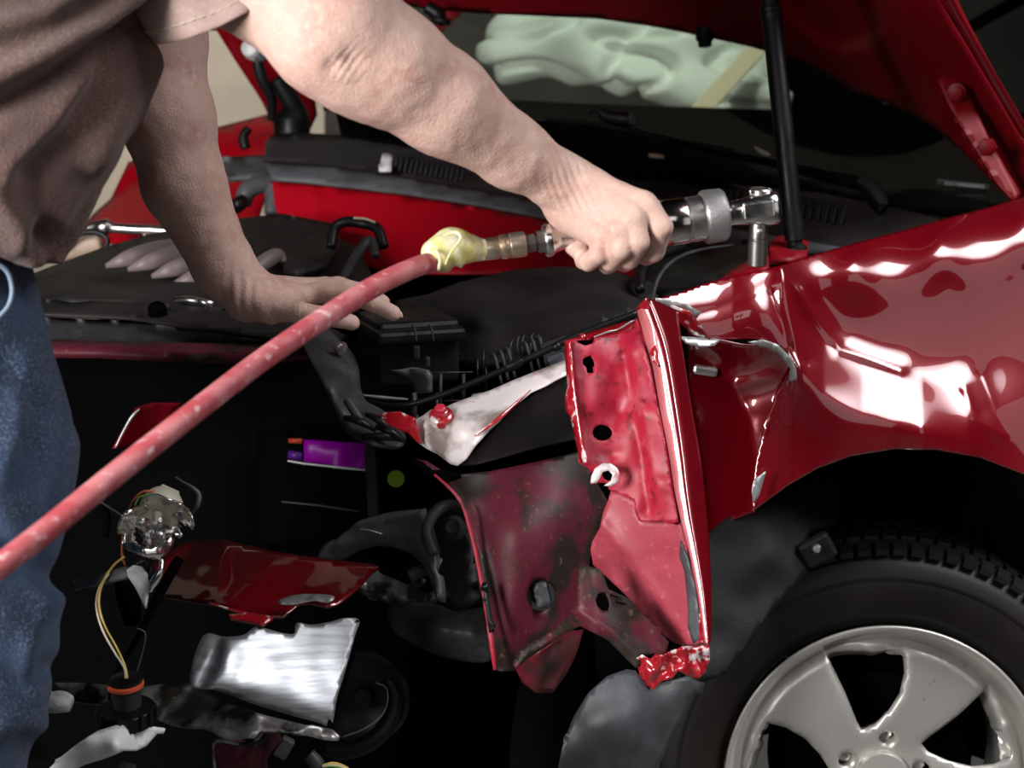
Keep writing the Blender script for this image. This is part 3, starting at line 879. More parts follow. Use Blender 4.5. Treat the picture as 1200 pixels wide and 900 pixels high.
for k, (a, b) in enumerate([((404, 490), (440, 505)), ((430, 486), (462, 508)), ((425, 512), (470, 516)), ((442, 500), (474, 518))]):
    tube('bracket_spur', [(a[0], a[1], 1.745, 3.5), ((a[0] + b[0]) / 2, (a[1] + b[1]) / 2 - 3, 1.735, 4.5), (b[0], b[1], 1.74, 2.5)], M_black, car, seg=7, rn=.4)

# ---- black boxes, connectors and wiring
box('fuse_box', (478, 405, 1.95), (.10, .10, .075), M_black, car, yaw=20, bevel=.006)
box('fuse_box_lid', (480, 386, 1.93), (.108, .108, .016), M_black, car, yaw=20, bevel=.005)
for x in (486, 506):
    tube('lid_rib', [(x - 3, 381, 1.873, 1.2), (x, 386, 1.868, 1.2), (x + 2, 400, 1.868, 1.2)], M_greyd, car, seg=6)
box('latch', (488, 413, 1.885), (.008, .006, .016), M_greyd, car)
box('latch', (501, 424, 1.885), (.006, .006, .012), M_greyd, car)
plate('hook_bracket', [(456, 434), (474, 433), (486, 432), (500, 434), (504, 440), (504, 460), (486, 462), (484, 450), (478, 442), (468, 438)],
      [(456, 434, 1.88), (504, 440, 1.86), (486, 462, 1.87)], M_grey, car, step=5, thick=.006, extra=lambda x, y: ridge(x, y, [(480, 436), (484, 462)], .01, 6))
tube('hook_post', [(485, 460, 1.865, 4), (485, 490, 1.865, 3.6)], M_greyd, car, seg=4, n=1)
for x, y0, y1 in ((516, 438, 476), (543, 438, 470), (488, 486, 505), (512, 460, 500)):
    tube('frame_bar', [(x, y0, 1.88, 2.6), (x, y1, 1.88, 2.2)], M_greyd, car, seg=4, n=1)
tube('frame_bar', [(424, 463, 1.84, 1.4), (450, 466, 1.85, 2.2), (478, 468, 1.86, 1.2)], M_grey, car, seg=6)
tube('frame_bar', [(500, 437, 1.88, 1), (554, 436, 1.90, 1)], M_greyd, car, seg=4, n=1)
tube('frame_bar', [(520, 470, 1.88, 1), (548, 469, 1.88, 1)], M_greyd, car, seg=4, n=1)
tube('red_cable', [(508, 398, 1.98, 1.6), (528, 396, 1.99, 1.6), (545, 405, 2.0, 1.4), (556, 410, 2.02, 1.2)], M_wire_r, car, seg=6)
for i, (x, y) in enumerate([(580, 432), (588, 428), (596, 425), (617, 418), (625, 414), (633, 411)]):
    tube('connector_fin', [(x - 5, y - 13, 1.86, 1.8), (x - 3, y - 17, 1.855, 2.0), (x + 1, y - 10, 1.85, 2.2), (x + 8, y + 18, 1.85, 1.8)], M_greyd, car, seg=6, n=4)
for i, (x, y) in enumerate([(598, 410), (606, 405), (612, 404), (622, 402)]):
    tube('connector_fin', [(x, y + 10, 1.88, 1.4), (x, y - 4, 1.88, 1.6), (x + 3, y - 12, 1.885, .6)], M_greyd, car, seg=6, n=3)
for i, (x, y) in enumerate([(570, 440), (567, 420), (560, 430)]):
    tube('connector_fin', [(x, y + 22, 1.90, 1.4), (x - 1, y - 10, 1.90, 1.8)], M_black, car, seg=5, n=1)
for (x, y) in ((710, 378), (740, 368)):
    plate('liner_barb', [(x - 4, y - 8), (x + 12, y + 1), (x - 3, y + 5)], [(x - 4, y - 8, 1.79), (x + 12, y + 1, 1.79), (x - 3, y + 5, 1.78)], M_greyd, car, step=6, thick=.006)
box('connector', (652, 410, 1.83), (.030, .03, .02), M_greyd, car, roll=-20)
box('connector', (653, 424, 1.81), (.020, .02, .014), M_grey, car, roll=-20)
box('connector', (560, 467, 1.83), (.014, .014, .010), M_tear, car, roll=-10)
tube('release_cable', [(434, 470, 1.78, 2), (452, 474, 1.77, 2.2), (480, 474, 1.76, 3.4), (520, 462, 1.755, 3.6), (570, 442, 1.76, 4), (620, 420, 1.765, 4.2), (680, 392, 1.77, 4.4), (748, 366, 1.78, 4)], M_black, car, seg=10)
tube('cable_clip', [(594, 431, 1.745, 6), (604, 427, 1.745, 6.5), (612, 422, 1.745, 5)], M_black, car, seg=8)
tube('cable_clip', [(648, 408, 1.75, 5), (656, 404, 1.75, 5.5)], M_black, car, seg=8, n=1)
plate('cover_rim', [(660, 400), (700, 386), (742, 374), (746, 378), (738, 386), (720, 392), (700, 396), (670, 398)],
      [(660, 400, 1.70), (746, 376, 1.71), (700, 396, 1.69)], M_paint_in, car, step=5, thick=.002)
tube('rim_scrape', [(696, 395, 1.685, .8), (712, 389, 1.685, 1.2), (724, 386, 1.69, 1), (738, 378, 1.69, 1.2), (744, 375, 1.695, .6)], M_tear, car, seg=6)
tube('rim_bolt', [(682, 396, 1.68, 5), (686, 393, 1.68, 4)], M_rawred, car, seg=8, n=1)
# air filter cover
plate('air_filter_cover', [(462, 352), (500, 345), (540, 330), (600, 316), (660, 312), (720, 318), (762, 330), (782, 342), (760, 352), (744, 366), (700, 385), (640, 405), (600, 420), (560, 430), (520, 420), (490, 400), (470, 378)],
      [(462, 352, 2.14), (600, 316, 2.25), (762, 330, 2.14), (780, 342, 2.10), (640, 360, 2.02), (700, 385, 1.86), (600, 420, 1.92), (520, 415, 2.0), (560, 370, 2.0), (720, 350, 2.0)],
      M_cover, car, step=7, thick=.004, extra=lambda x, y: ridge(x, y, [(560, 372), (640, 378), (700, 362), (760, 340)], -.012, 20) + ridge(x, y, [(520, 380), (600, 400), (690, 380)], .012, 12) + .002 * vnoise(x, y, 40))
tube('strut_tower_ring', [(764, 352, 1.98, 2), (772, 325, 2.02, 2.4), (790, 305, 2.06, 2.4), (820, 293, 2.12, 2.0), (860, 287, 2.18, 1)], M_greyd, car, seg=8)
tube('strut_tower_ring', [(750, 340, 2.02, 6), (752, 318, 2.06, 7), (768, 300, 2.12, 7), (800, 290, 2.18, 6)], M_black, car, seg=8)
plate('strut_tower', [(740, 300), (780, 284), (840, 276), (900, 284), (930, 296), (900, 320), (830, 335), (780, 345), (750, 340)],
      [(740, 300, 2.25), (840, 276, 2.35), (930, 296, 2.2), (830, 335, 2.05), (750, 340, 2.10), (830, 310, 2.28)], M_black, car, step=8, thick=.004)
plate('strut_mount', [(903, 282), (912, 276), (930, 273), (948, 284), (946, 298), (925, 304), (902, 302)], [(903, 282, 2.2), (948, 284, 2.2), (925, 304, 2.12)], M_paint_in, car, step=6, thick=.008)
plate('edge_bracket', [(836, 333), (856, 316), (884, 300), (900, 298), (900, 312), (870, 324)], [(836, 333, 1.95), (900, 298, 2.05), (870, 324, 1.93)], M_paint_in, car, step=6, thick=.006)
# inner fender and engine-bay floor
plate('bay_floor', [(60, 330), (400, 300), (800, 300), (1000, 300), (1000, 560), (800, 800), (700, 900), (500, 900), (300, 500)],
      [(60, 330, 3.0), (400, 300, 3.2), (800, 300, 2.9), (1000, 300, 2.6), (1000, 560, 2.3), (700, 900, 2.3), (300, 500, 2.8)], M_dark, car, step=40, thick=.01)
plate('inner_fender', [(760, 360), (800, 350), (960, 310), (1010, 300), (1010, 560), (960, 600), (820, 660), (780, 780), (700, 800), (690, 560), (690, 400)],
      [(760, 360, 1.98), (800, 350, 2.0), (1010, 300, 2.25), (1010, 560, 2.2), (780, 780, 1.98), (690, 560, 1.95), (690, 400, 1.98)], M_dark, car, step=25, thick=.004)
# engine
plate('engine_cover', [(14, 330), (60, 312), (120, 290), (170, 276), (230, 262), (300, 255), (360, 262), (420, 290), (440, 330), (420, 360), (330, 372), (240, 362), (150, 352), (60, 350), (20, 346)],
      [(14, 330, 2.3), (120, 290, 2.5), (300, 258, 2.7), (420, 290, 2.55), (440, 330, 2.4), (330, 372, 2.15), (150, 352, 2.15), (20, 346, 2.2), (230, 320, 2.28), (90, 330, 2.22)],
      M_cover, car, step=8, thick=.01, extra=lambda x, y: ridge(x, y, [(20, 338), (120, 318), (240, 345)], -.03, 18) + .004 * vnoise(x, y, 60))
for i, (x, y) in enumerate([(150, 308), (176, 312), (204, 320), (228, 330)]):
    tube('intake_runner', [(x - 26, y + 4, 2.22, 3), (x, y - 5, 2.22, 10), (x + 30, y - 12, 2.27, 13), (x + 60, y - 18, 2.34, 12)], M_fins, car, seg=12, flat=.6)
tube('intake_runner', [(296, 318, 2.2, 9), (312, 306, 2.22, 10), (326, 299, 2.24, 8), (332, 308, 2.24, 4)], M_fins, car, seg=12)
plate('rear_engine_cover', [(278, 256), (330, 250), (392, 262), (400, 285), (380, 310), (350, 318), (332, 312), (332, 300), (322, 294), (306, 300), (296, 310), (284, 290)],
      [(278, 256, 2.6), (392, 262, 2.6), (380, 310, 2.35), (296, 310, 2.35)], M_cover, car, step=7, thick=.01)
tube('oil_rail', [(205, 352, 2.10, 4), (225, 352, 2.09, 5), (240, 354, 2.09, 4)], M_steel, car, seg=10, rn=.3)
tube('oil_rail', [(232, 352, 2.08, 3), (250, 357, 2.08, 5)], M_steel, car, seg=8, n=1)
tube('coolant_hose', [(388, 290, 2.35, 6), (392, 268, 2.36, 6.5), (405, 260, 2.36, 6.5), (425, 262, 2.36, 6.5), (442, 268, 2.35, 6.5), (450, 290, 2.34, 6)], M_black, car, seg=12)
tube('hose_stripe', [(414, 255.5, 2.348, 1.4), (428, 256.5, 2.348, 1.4), (440, 261, 2.345, 1.2)], M_tan, car, seg=6)
tube('coolant_hose', [(400, 330, 2.2, 5), (420, 296, 2.28, 6), (434, 282, 2.3, 6), (440, 300, 2.28, 5)], M_greyd, car, seg=12)
tube('coolant_pipe', [(100, 268, 2.8, 4), (112, 265, 2.8, 6), (118, 266, 2.8, 9), (126, 266, 2.8, 9), (132, 267, 2.8, 6), (160, 269, 2.8, 6), (185, 270, 2.8, 6), (230, 275, 2.8, 5)], M_steel, car, seg=12, n=3)
tube('tan_pipe', [(70, 296, 2.65, 12), (90, 290, 2.65, 14), (118, 284, 2.65, 13)], M_tan, car, seg=14)
tube('black_pipe', [(118, 300, 2.6, 3), (126, 282, 2.6, 3.5), (112, 272, 2.6, 3.5), (86, 276, 2.6, 3.5), (70, 290, 2.6, 3.5)], M_black, car, seg=10)
lathe('pipe_fitting', P(171, 279, 2.7), (0, 0, 1), [(-.012, .006), (0, .006), (.002, .008), (.008, .008), (.008, 0)], M_chrome, car, seg=12)
# silver elbow by the bulkhead
tube('intake_elbow', [(284, 240, 2.85, 10), (290, 224, 2.85, 11), (304, 216, 2.86, 11), (318, 216, 2.87, 11), (320, 232, 2.86, 10), (318, 250, 2.85, 9)], M_grey, car, seg=14)
tube('elbow_port', [(284, 236, 2.80, 9), (276, 242, 2.78, 9)], M_black, car, seg=12, n=1)

# ---- far side: fender, hood frame, hinge
plate('far_fender', [(90, 270), (110, 250), (130, 232), (150, 190), (200, 170), (250, 150), (312, 134), (330, 150), (330, 175), (320, 200), (310, 230), (300, 262), (240, 272), (160, 282), (110, 284)],
      [(90, 270, 3.1), (150, 190, 3.3), (250, 150, 3.35), (330, 145, 3.35), (320, 200, 3.1), (300, 262, 2.95), (160, 282, 2.9), (200, 210, 3.2)], M_bulk, car, step=9, thick=.006,
      extra=lambda x, y: ridge(x, y, [(100, 262), (150, 215), (240, 190), (320, 176)], .05, 9) + .01 * vnoise(x, y, 40))
plate('far_gutter', [(256, 184), (300, 182), (345, 184), (345, 192), (320, 206), (262, 208)], [(256, 184, 3.05), (345, 184, 3.05), (262, 208, 2.98)], M_grey, car, step=8, thick=.01)
plate('hood_far_frame', [(250, 30), (272, 20), (296, 14), (330, 60), (352, 85), (368, 100), (372, 135), (360, 160), (330, 158), (318, 138), (300, 108), (278, 75)],
      [(250, 30, 3.1), (296, 14, 3.05), (368, 100, 3.25), (330, 158, 3.3), (300, 108, 3.2)], M_paint_in, car, step=7, thick=.02, extra=lambda x, y: ridge(x, y, [(285, 40), (330, 100), (345, 150)], .03, 8))
tube('far_hinge', [(300, 60, 3.05, 6), (306, 90, 3.06, 7), (318, 115, 3.08, 6), (318, 140, 3.1, 5)], M_black, car, seg=10)
tube('far_strut', [(324, 92, 3.08, 9), (340, 118, 3.1, 12), (352, 140, 3.12, 12)], M_black, car, seg=10)
hl = lathe('far_lamp_mount', P(296, 58, 3.0), (-.3, -1, .3), [(-.02, .018), (0, .02), (.015, .016), (.02, .008), (.02, 0)], M_white, car, seg=14)
tube('mount_arm', [(296, 58, 3.0, 9), (306, 66, 3.0, 7), (310, 62, 3.0, 5)], M_grey, hl, seg=8)
tube('far_brake_hose', [(292, 150, 3.05, 5), (285, 160, 3.05, 6), (288, 174, 3.05, 6)], M_black, car, seg=10)
lathe('brake_reservoir', P(342, 146, 3.1), (0, 0, 1), [(-.03, .035), (.01, .035), (.02, .03), (.03, .02), (.03, 0)], M_black, car, seg=18)

# ---- cowl
CW = [(310, 168), (318, 158), (345, 155), (400, 158), (470, 164), (540, 178), (620, 190), (760, 205), (880, 218), (960, 226), (1010, 236), (1080, 250), (1120, 264), (1060, 285), (1000, 292), (930, 284), (860, 270), (760, 262), (620, 240), (540, 222), (470, 208), (400, 200), (340, 192), (310, 190)]
plate('cowl_panel', CW, [(310, 168, 3.0), (400, 158, 3.02), (540, 178, 2.95), (760, 205, 2.8), (960, 226, 2.62), (1120, 262, 2.4), (1000, 292, 2.36), (760, 262, 2.6), (540, 222, 2.78), (310, 190, 2.9), (400, 200, 2.85)],
      M_cowl, car, step=8, thick=.006, extra=lambda x, y: ridge(x, y, [(320, 166), (470, 176), (640, 200)], -.012, 4))
plate('cowl_lip', [(308, 188), (340, 190), (400, 196), (470, 206), (560, 222), (640, 236), (760, 256), (860, 268), (940, 282), (990, 290), (985, 296), (930, 296), (860, 284), (760, 275), (640, 255), (560, 240), (470, 226), (400, 218), (345, 212), (318, 210)],
      [(308, 188, 2.86), (470, 206, 2.76), (760, 256, 2.55), (990, 290, 2.34), (930, 296, 2.36), (640, 255, 2.60), (400, 218, 2.78), (318, 210, 2.82)], M_grey, car, step=7, thick=.006,
      extra=lambda x, y: ridge(x, y, [(310, 198), (470, 214), (760, 262), (980, 292)], -.01, 5))


def slats(n, a, b, h, d0, d1, m, lean=2):
    for i in range(n):
        t = i / (n - 1)
        x = a[0] + (b[0] - a[0]) * t; y = a[1] + (b[1] - a[1]) * t; d = d0 + (d1 - d0) * t
        tube('grille_slot', [(x + lean, y - h / 2, d, 1.2), (x + lean * .8, y - h * .38, d, h * .12), (x - lean * .8, y + h * .38, d, h * .12), (x - lean, y + h / 2, d, 1.2)], m, car, seg=8, n=2, flat=.5)


slats(14, (464, 191), (542, 205), 18, 2.82, 2.78, M_rubber)
slats(13, (764, 217), (868, 232), 18, 2.66, 2.60, M_rubber)
slats(4, (896, 240), (912, 242), 22, 2.52, 2.50, M_rubber)
slats(6, (942, 244), (988, 252), 26, 2.44, 2.40, M_rubber)
plate('grille_end', [(448, 180), (460, 178), (458, 200), (444, 200)], [(448, 180, 2.83), (460, 178, 2.83), (444, 200, 2.80)], M_white, car, step=6, thick=.004)
plate('bulkhead', [(318, 208), (345, 212), (400, 218), (470, 226), (560, 240), (640, 255), (760, 275), (880, 290), (900, 330), (760, 330), (600, 320), (450, 320), (390, 290), (330, 262), (322, 240)],
      [(318, 208, 2.86), (560, 240, 2.7), (880, 290, 2.45), (760, 330, 2.4), (450, 320, 2.6), (330, 262, 2.8)], M_bulk, car, step=9, thick=.004,
      extra=lambda x, y: ridge(x, y, [(365, 220), (366, 242)], -.02, 6))
# bonnet underside
HO = [(440, -40), (462, 2), (480, 8), (515, 12), (560, 16), (610, 18), (700, 22), (770, 32), (830, 44), (880, 55), (930, 70), (965, 85), (1000, 108), (1040, 120), (1075, 138), (1105, 158), (1140, 190), (1170, 222), (1188, 236), (1205, 222), (1240, 200), (1200, 170), (1160, 100), (1110, 10), (1060, -80), (1000, -200), (640, -200)]
HC = [(440, -40, 3.0), (515, 12, 3.1), (700, 22, 3.0), (880, 55, 2.8), (1000, 108, 2.65), (1105, 158, 2.5), (1188, 236, 2.36), (1200, 170, 2.32), (1110, 10, 2.12), (1000, -200, 1.85), (640, -200, 2.3), (800, -40, 2.6)]


def hood_extra(x, y):
    pocket = np.array([(700, -200), (880, -40), (915, 5), (950, 40), (985, 56), (1015, 50), (1032, 30), (1036, 0), (1020, -60), (960, -200)], float)
    ins = inside(x, y, pocket)
    d = segdist(x, y, pocket)
    sd = np.where(ins, -d, d)
    e = .05 * (1 / (1 + np.exp(sd / 3.5)))
    e += ridge(x, y, [(1100, -60), (1135, 30), (1200, 160)], .03, 7)
    e += ridge(x, y, [(1062, 10), (1070, 60), (1110, 130)], -.025, 14)
    return e


hood = plate('hood', HO, HC, M_paint_in, car, step=7, thick=.02, extra=hood_extra, curve=False)
tube('hood_seal', [(1060, -90, 2.0, 4), (1098, 0, 2.11, 4), (1140, 72, 2.19, 4), (1180, 140, 2.27, 4), (1215, 200, 2.34, 4)], M_paint_in, hood, seg=8)
tube('hood_edge', [(1075, -90, 2.0, 6), (1112, 0, 2.12, 6), (1152, 72, 2.20, 6), (1192, 140, 2.28, 6), (1240, 220, 2.36, 6)], M_paint, hood, seg=10)
hg = plate('hood_hinge', [(1099, 92), (1106, 88), (1128, 89), (1134, 98), (1137, 112), (1158, 160), (1180, 200), (1196, 226), (1188, 236), (1168, 214), (1148, 182), (1128, 150), (1110, 118)],
           [(1099, 92, 2.33), (1134, 98, 2.33), (1188, 232, 2.28), (1148, 182, 2.30)], M_paint_in, car, step=6, thick=.006)
for (x, y, d) in ((1121, 108, 2.30), (1157, 173, 2.27)):
    lathe('hinge_bolt', P(x, y, d), (-.3, -.9, -.1), [(-.01, .013), (.002, .013), (.003, .009), (.010, .009), (.011, .005), (.011, 0)], M_paint_in, hg, seg=6 if y > 150 else 12)
lathe('rubber_buffer', P(826, 46, 2.83), (0, -.3, -1), [(-.02, .016), (.0, .016), (.004, .012), (.012, .012), (.012, 0)], M_rubber, car, seg=16)
tube('hood_latch', [(500, 8, 3.0, 8), (514, 18, 3.0, 9), (512, 28, 3.0, 8)], M_black, car, seg=10)
tube('hood_latch', [(505, 22, 2.98, 4), (528, 26, 2.98, 4)], M_black, car, seg=8, n=1)
# gas strut
s0, s1 = P(896, -60, 2.12), P(934, 306, 2.18)
ax = (s1 - s0)
L = ax.length
st = lathe('gas_strut', s0, ax, [(0, .012), (L * .20, .012), (L * .205, .0135), (L * .93, .0135), (L * .935, .010), (L * .95, .010)], M_black, car, seg=20)
lathe('strut_collar', s0 + ax.normalized() * L * .18, ax, [(0, .0135), (.001, .0155), (.006, .0155), (.007, .0145), (.016, .0145), (.016, 0)], M_rubber, st, seg=20)
lathe('ball_joint', s0 + ax.normalized() * L * .945, ax, [(0, .010), (.004, .015), (.014, .0165), (.020, .014), (.026, .011), (.026, 0)], M_black, st, seg=20)

# ---- windshield, wipers, cabin
GO = [(400, 118), (420, 80), (450, 30), (490, -20), (700, -60), (1000, -40), (1130, 40), (1185, 150), (1200, 262), (1120, 246), (1010, 232), (900, 216), (800, 202), (700, 190), (640, 182), (540, 160), (470, 140)]
plate('windshield', GO, [(400, 118, 3.10), (490, -20, 3.75), (1000, -40, 3.5), (1320, 160, 3.0), (1320, 262, 2.45), (900, 216, 2.72), (640, 182, 2.9), (800, 60, 3.4)], M_glass, car, step=16, thick=.004)
plate('windshield_frit', [(392, 122), (470, 128), (560, 134), (640, 138), (700, 146), (760, 156), (830, 170), (900, 186), (980, 204), (1060, 218), (1160, 236), (1150, 256), (1010, 240), (900, 226), (800, 212), (640, 194), (540, 178), (400, 158)],
      [(392, 122, 3.02), (640, 138, 3.02), (900, 186, 2.86), (1150, 240, 2.52), (900, 226, 2.66), (540, 178, 2.92)], M_dark, car, step=14, thick=.004)
wp = tube('wiper_arm', [(640, 140, 2.92, 2), (700, 146, 2.86, 3), (760, 158, 2.80, 4), (840, 178, 2.72, 4.5), (900, 190, 2.66, 5), (960, 204, 2.58, 7), (1005, 214, 2.52, 9), (1018, 220, 2.50, 10), (1024, 234, 2.48, 9), (1034, 246, 2.46, 8)], M_black, car, seg=10, flat=.7)
tube('wiper_spring_cover', [(1006, 210, 2.49, 4), (1020, 216, 2.475, 7), (1030, 228, 2.465, 8), (1036, 242, 2.46, 6)], M_greyd, wp, seg=10, flat=.6)
tube('wiper_blade', [(560, 132, 2.98, 2), (640, 141, 2.93, 3), (730, 152, 2.86, 3), (800, 166, 2.80, 3), (860, 176, 2.76, 2)], M_rubber, wp, seg=8)
wj = tube('wiper_joint', [(690, 132, 2.88, 3), (700, 128, 2.87, 3), (712, 136, 2.87, 8), (738, 140, 2.86, 9), (746, 138, 2.86, 5)], M_black, wp, seg=10)
tube('wiper_tip', [(884, 172, 2.70, 1), (892, 178, 2.70, 3), (902, 182, 2.70, 2)], M_white, wp, seg=6)
box('joint_cap', (742, 139, 2.84), (.014, .01, .022), M_greyd, wj)
box('vin_plate', (1128, 216, 2.62), (.085, .004, .008), M_greyd, car, roll=6, bevel=.001)
for i in range(12):
    box('vin_mark', (1108 + i * 4.0, 215 + i * .35, 2.61), (.003, .004, .005), M_tear, car, bevel=0)
plate('dashboard', [(380, 118), (640, 140), (840, 175), (1000, 200), (1350, 270), (1350, 150), (1100, 120), (900, 128), (700, 122), (500, 112)],
      [(380, 118, 3.2), (840, 175, 3.0), (1350, 270, 2.6), (1350, 150, 3.2), (900, 128, 3.5), (500, 112, 3.4)], M_dash, car, step=24, thick=.02)
plate('cabin_back', [(380, -150), (1500, -150), (1500, 300), (800, 260), (380, 200)], [(380, -150, 4.4), (1500, -150, 4.3), (1500, 300, 4.2), (380, 200, 4.6)], M_cabin, car, step=60, thick=.02)
tube('pillar', [(430, 110, 3.5, 9), (470, 70, 3.6, 10), (520, 20, 3.75, 12), (580, -40, 3.9, 12)], M_paint_in, car, seg=12, flat=.6)
tube('pillar', [(800, 240, 3.9, 6), (1000, 110, 3.9, 6), (1230, -20, 3.9, 8)], M_dash, car, seg=10)
tube('seat_back', [(900, 70, 4.0, 30), (960, 110, 4.0, 60), (980, 160, 4.0, 60)], M_dash, car, seg=16)
tube('dash_light', [(760, 182, 2.78, 2.5), (768, 183, 2.78, 3), (778, 184, 2.78, 2.5)], M_tan, car, seg=8)
tube('mirror_scrap', [(420, 150, 3.02, 5), (440, 158, 3.02, 7), (460, 164, 3.0, 4)], M_white, car, seg=10)
tube('blue_trim', [(402, 150, 3.0, 2), (408, 143, 3.0, 2), (420, 139, 3.0, 2)], mat('blue_plastic', (.03, .06, .4), .4), car, seg=8)
plate('green_panel', [(918, 55), (980, 60), (1000, 90), (960, 98), (918, 92)], [(918, 55, 4.1), (1000, 90, 4.1), (918, 92, 4.1)], mat('green_cloth', (.05, .16, .06), .8), car, step=12, thick=.02)

# ---- wheel
WN = Vector((-.04, -.99, .10)).normalized()          # outward axis
WX, WZ, _ = basis(WN, (0, 0, 1))
WX = -WX if WX.x < 0 else WX
WZ = WZ if WZ.z > 0 else -WZ
WC = P(1037, 916, 2.06)
K = 2.06 / FPX
wheel = lathe('wheel', WC - WN * .14, WN, [(0, .09), (.05, .09), (.05, .12), (.06, .12), (.06, 0)], M_dark, car, seg=32)
lathe('tyre', WC, WN, [(-.19, .205), (-.20, .25), (-.185, .292), (-.165, .304), (-.09, .309), (-.03, .304), (-.010, .294), (.002, .276), (.006, .25), (.004, .225), (-.004, .208), (-.012, .203), (-.05, .2)], M_tyre, wheel, seg=128, sharp=False, cap=False)
# tread blocks, joined
vs = []; fs = []
for r_, (t0, t1) in enumerate([(-.022, .0), (-.055, -.027), (-.098, -.060), (-.131, -.103), (-.165, -.136)]):
    nb = 84
    for k in range(nb):
        a0 = 2 * math.pi * (k + .35 * (r_ % 2)) / nb; a1 = a0 + 2 * math.pi * .74 / nb
        rr = .3125 if 0 < r_ < 4 else .3085
        b = len(vs)
        for t in (t0, t1):
            for a_ in (a0, a1):
                for rad in (rr - .016, rr - (.009 if (r_ == 0 and t == t1) else 0)):
                    sk = .012 * (t - t0) / (t1 - t0)
                    dirv = WX * math.cos(a_ + sk) + WZ * math.sin(a_ + sk)
                    vs.append(WC + WN * t + dirv * rad)
        fs += [(b + 0, b + 1, b + 3, b + 2), (b + 4, b + 6, b + 7, b + 5), (b + 1, b + 5, b + 7, b + 3), (b, b + 4, b + 5, b + 1), (b + 2, b + 3, b + 7, b + 6)]
tb = mesh_obj('tread_blocks', vs, fs, M_tyre, wheel, smooth=False)
tb['kind'] = 'stuff'
lathe('sidewall_ridge', WC + WN * .0035, WN, [(-.004, .262), (.002, .262), (.002, .2655), (-.004, .2655)], M_tyre, wheel, seg=96, cap=False)
# rim: barrel and flange
lathe('rim_barrel', WC, WN, [(-.17, .19), (-.10, .178), (-.03, .180), (-.012, .186), (-.004, .196), (.002, .203), (.006, .2045), (.008, .202), (.006, .198), (-.006, .190), (-.020, .181), (-.10, .172), (-.17, .17), (-.17, .19)], M_rim, wheel, seg=128, sharp=False, cap=False)


def rim_xy(px, py):
    """pixel offset from hub -> wheel plane metres"""
    return ((px) * K * 1.0, (py) * K * 1.08)


open0 = [(967 - 1037, 916 - 770), (985 - 1037, 916 - 764.5), (1010 - 1037, 916 - 762), (1035 - 1037, 916 - 764), (1056 - 1037, 916 - 769),
         (1058 - 1037, 916 - 790), (1053 - 1037, 916 - 815), (1040 - 1037, 916 - 838), (1024 - 1037, 916 - 857), (1012 - 1037, 916 - 862), (1005 - 1037, 916 - 850), (990 - 1037, 916 - 815)]
open0 = [(a * K, b * K * 1.02) for a, b in open0]
holes = []
for k in range(5):
    c, s = math.cos(math.radians(72 * k)), math.sin(math.radians(72 * k))
    holes.append([(a * c - b * s, a * s + b * c) for a, b in open0])
for k in range(5):
    an = math.radians(90 - 6 + 72 * k)
    holes.append([(.05 * math.cos(an) + .011 * math.cos(q), .05 * math.sin(an) + .011 * math.sin(q)) for q in np.linspace(0, 2 * math.pi, 12, endpoint=False)])
ring = [(.187 * math.cos(q), .187 * math.sin(q)) for q in np.linspace(0, 2 * math.pi, 90, endpoint=False)]
v, t = tri_fill(ring, holes, .006, False)
rr = np.hypot(v[:, 0], v[:, 1])
dz = -.012 - .016 * np.exp(-((rr - .0) / .06) ** 2) + .004 * np.sin(np.clip((rr - .05) / .13, 0, 1) * math.pi) - .02 * np.clip((rr - .170) / .017, 0, 1)
# soften towards the holes so every spoke gets a rolled edge
hd = np.full(len(v), 1.0)
for h in holes[:5]:
    hd = np.minimum(hd, segdist(v[:, 0], v[:, 1], np.array(h)))
dz = dz - .004 * np.exp(-(hd / .005) ** 2)
Wv = [WC + WX * a + WZ * b + WN * c for (a, b), c in zip(v, dz)]
a_, b_, c_ = (np.array([Wv[i] for i in t[:, q]]) for q in range(3))
nn = np.cross(b_ - a_, c_ - a_)
fl = (nn @ np.array(WN)) < 0
t[fl] = t[fl][:, ::-1]
spokes = mesh_obj('rim_spokes', Wv, t, M_rim, wheel, solid=.028)
spokes.data.set_sharp_from_angle(angle=math.radians(50))
lathe('hub_cap', WC - WN * .03, WN, [(0, .034), (.012, .034), (.016, .031), (.017, 0)], M_rim, wheel, seg=32)
for k in range(5):
    an = math.radians(90 - 6 + 72 * k)
    lathe('wheel_bolt', WC - WN * .05 + (WX * math.cos(an) + WZ * math.sin(an)) * .05, WN, [(0, .009), (.012, .009), (.013, .005), (.013, 0)], M_steel, wheel, seg=6, smooth=False)
lathe('brake_disc', WC - WN * .12, WN, [(0, .135), (.012, .135), (.012, 0)], M_dark, wheel, seg=48)
# arch tunnel behind the tyre
vs = []; fs = []
na = 40
for i in range(na + 1):
    a_ = math.radians(-20 + 220 * i / na)
    dr = WX * math.cos(a_) + WZ * math.sin(a_)
    vs += [WC + dr * .48 + WN * -.03, WC + dr * .37 - WN * .30]
for i in range(na):
    fs.append((2 * i, 2 * i + 1, 2 * i + 3, 2 * i + 2))
b = len(vs)
vs.append(WC - WN * .31)
for i in range(na):
    fs.append((2 * i + 1, b, 2 * i + 3))
mesh_obj('arch_tunnel', vs, fs, M_rubber, car, solid=.003)

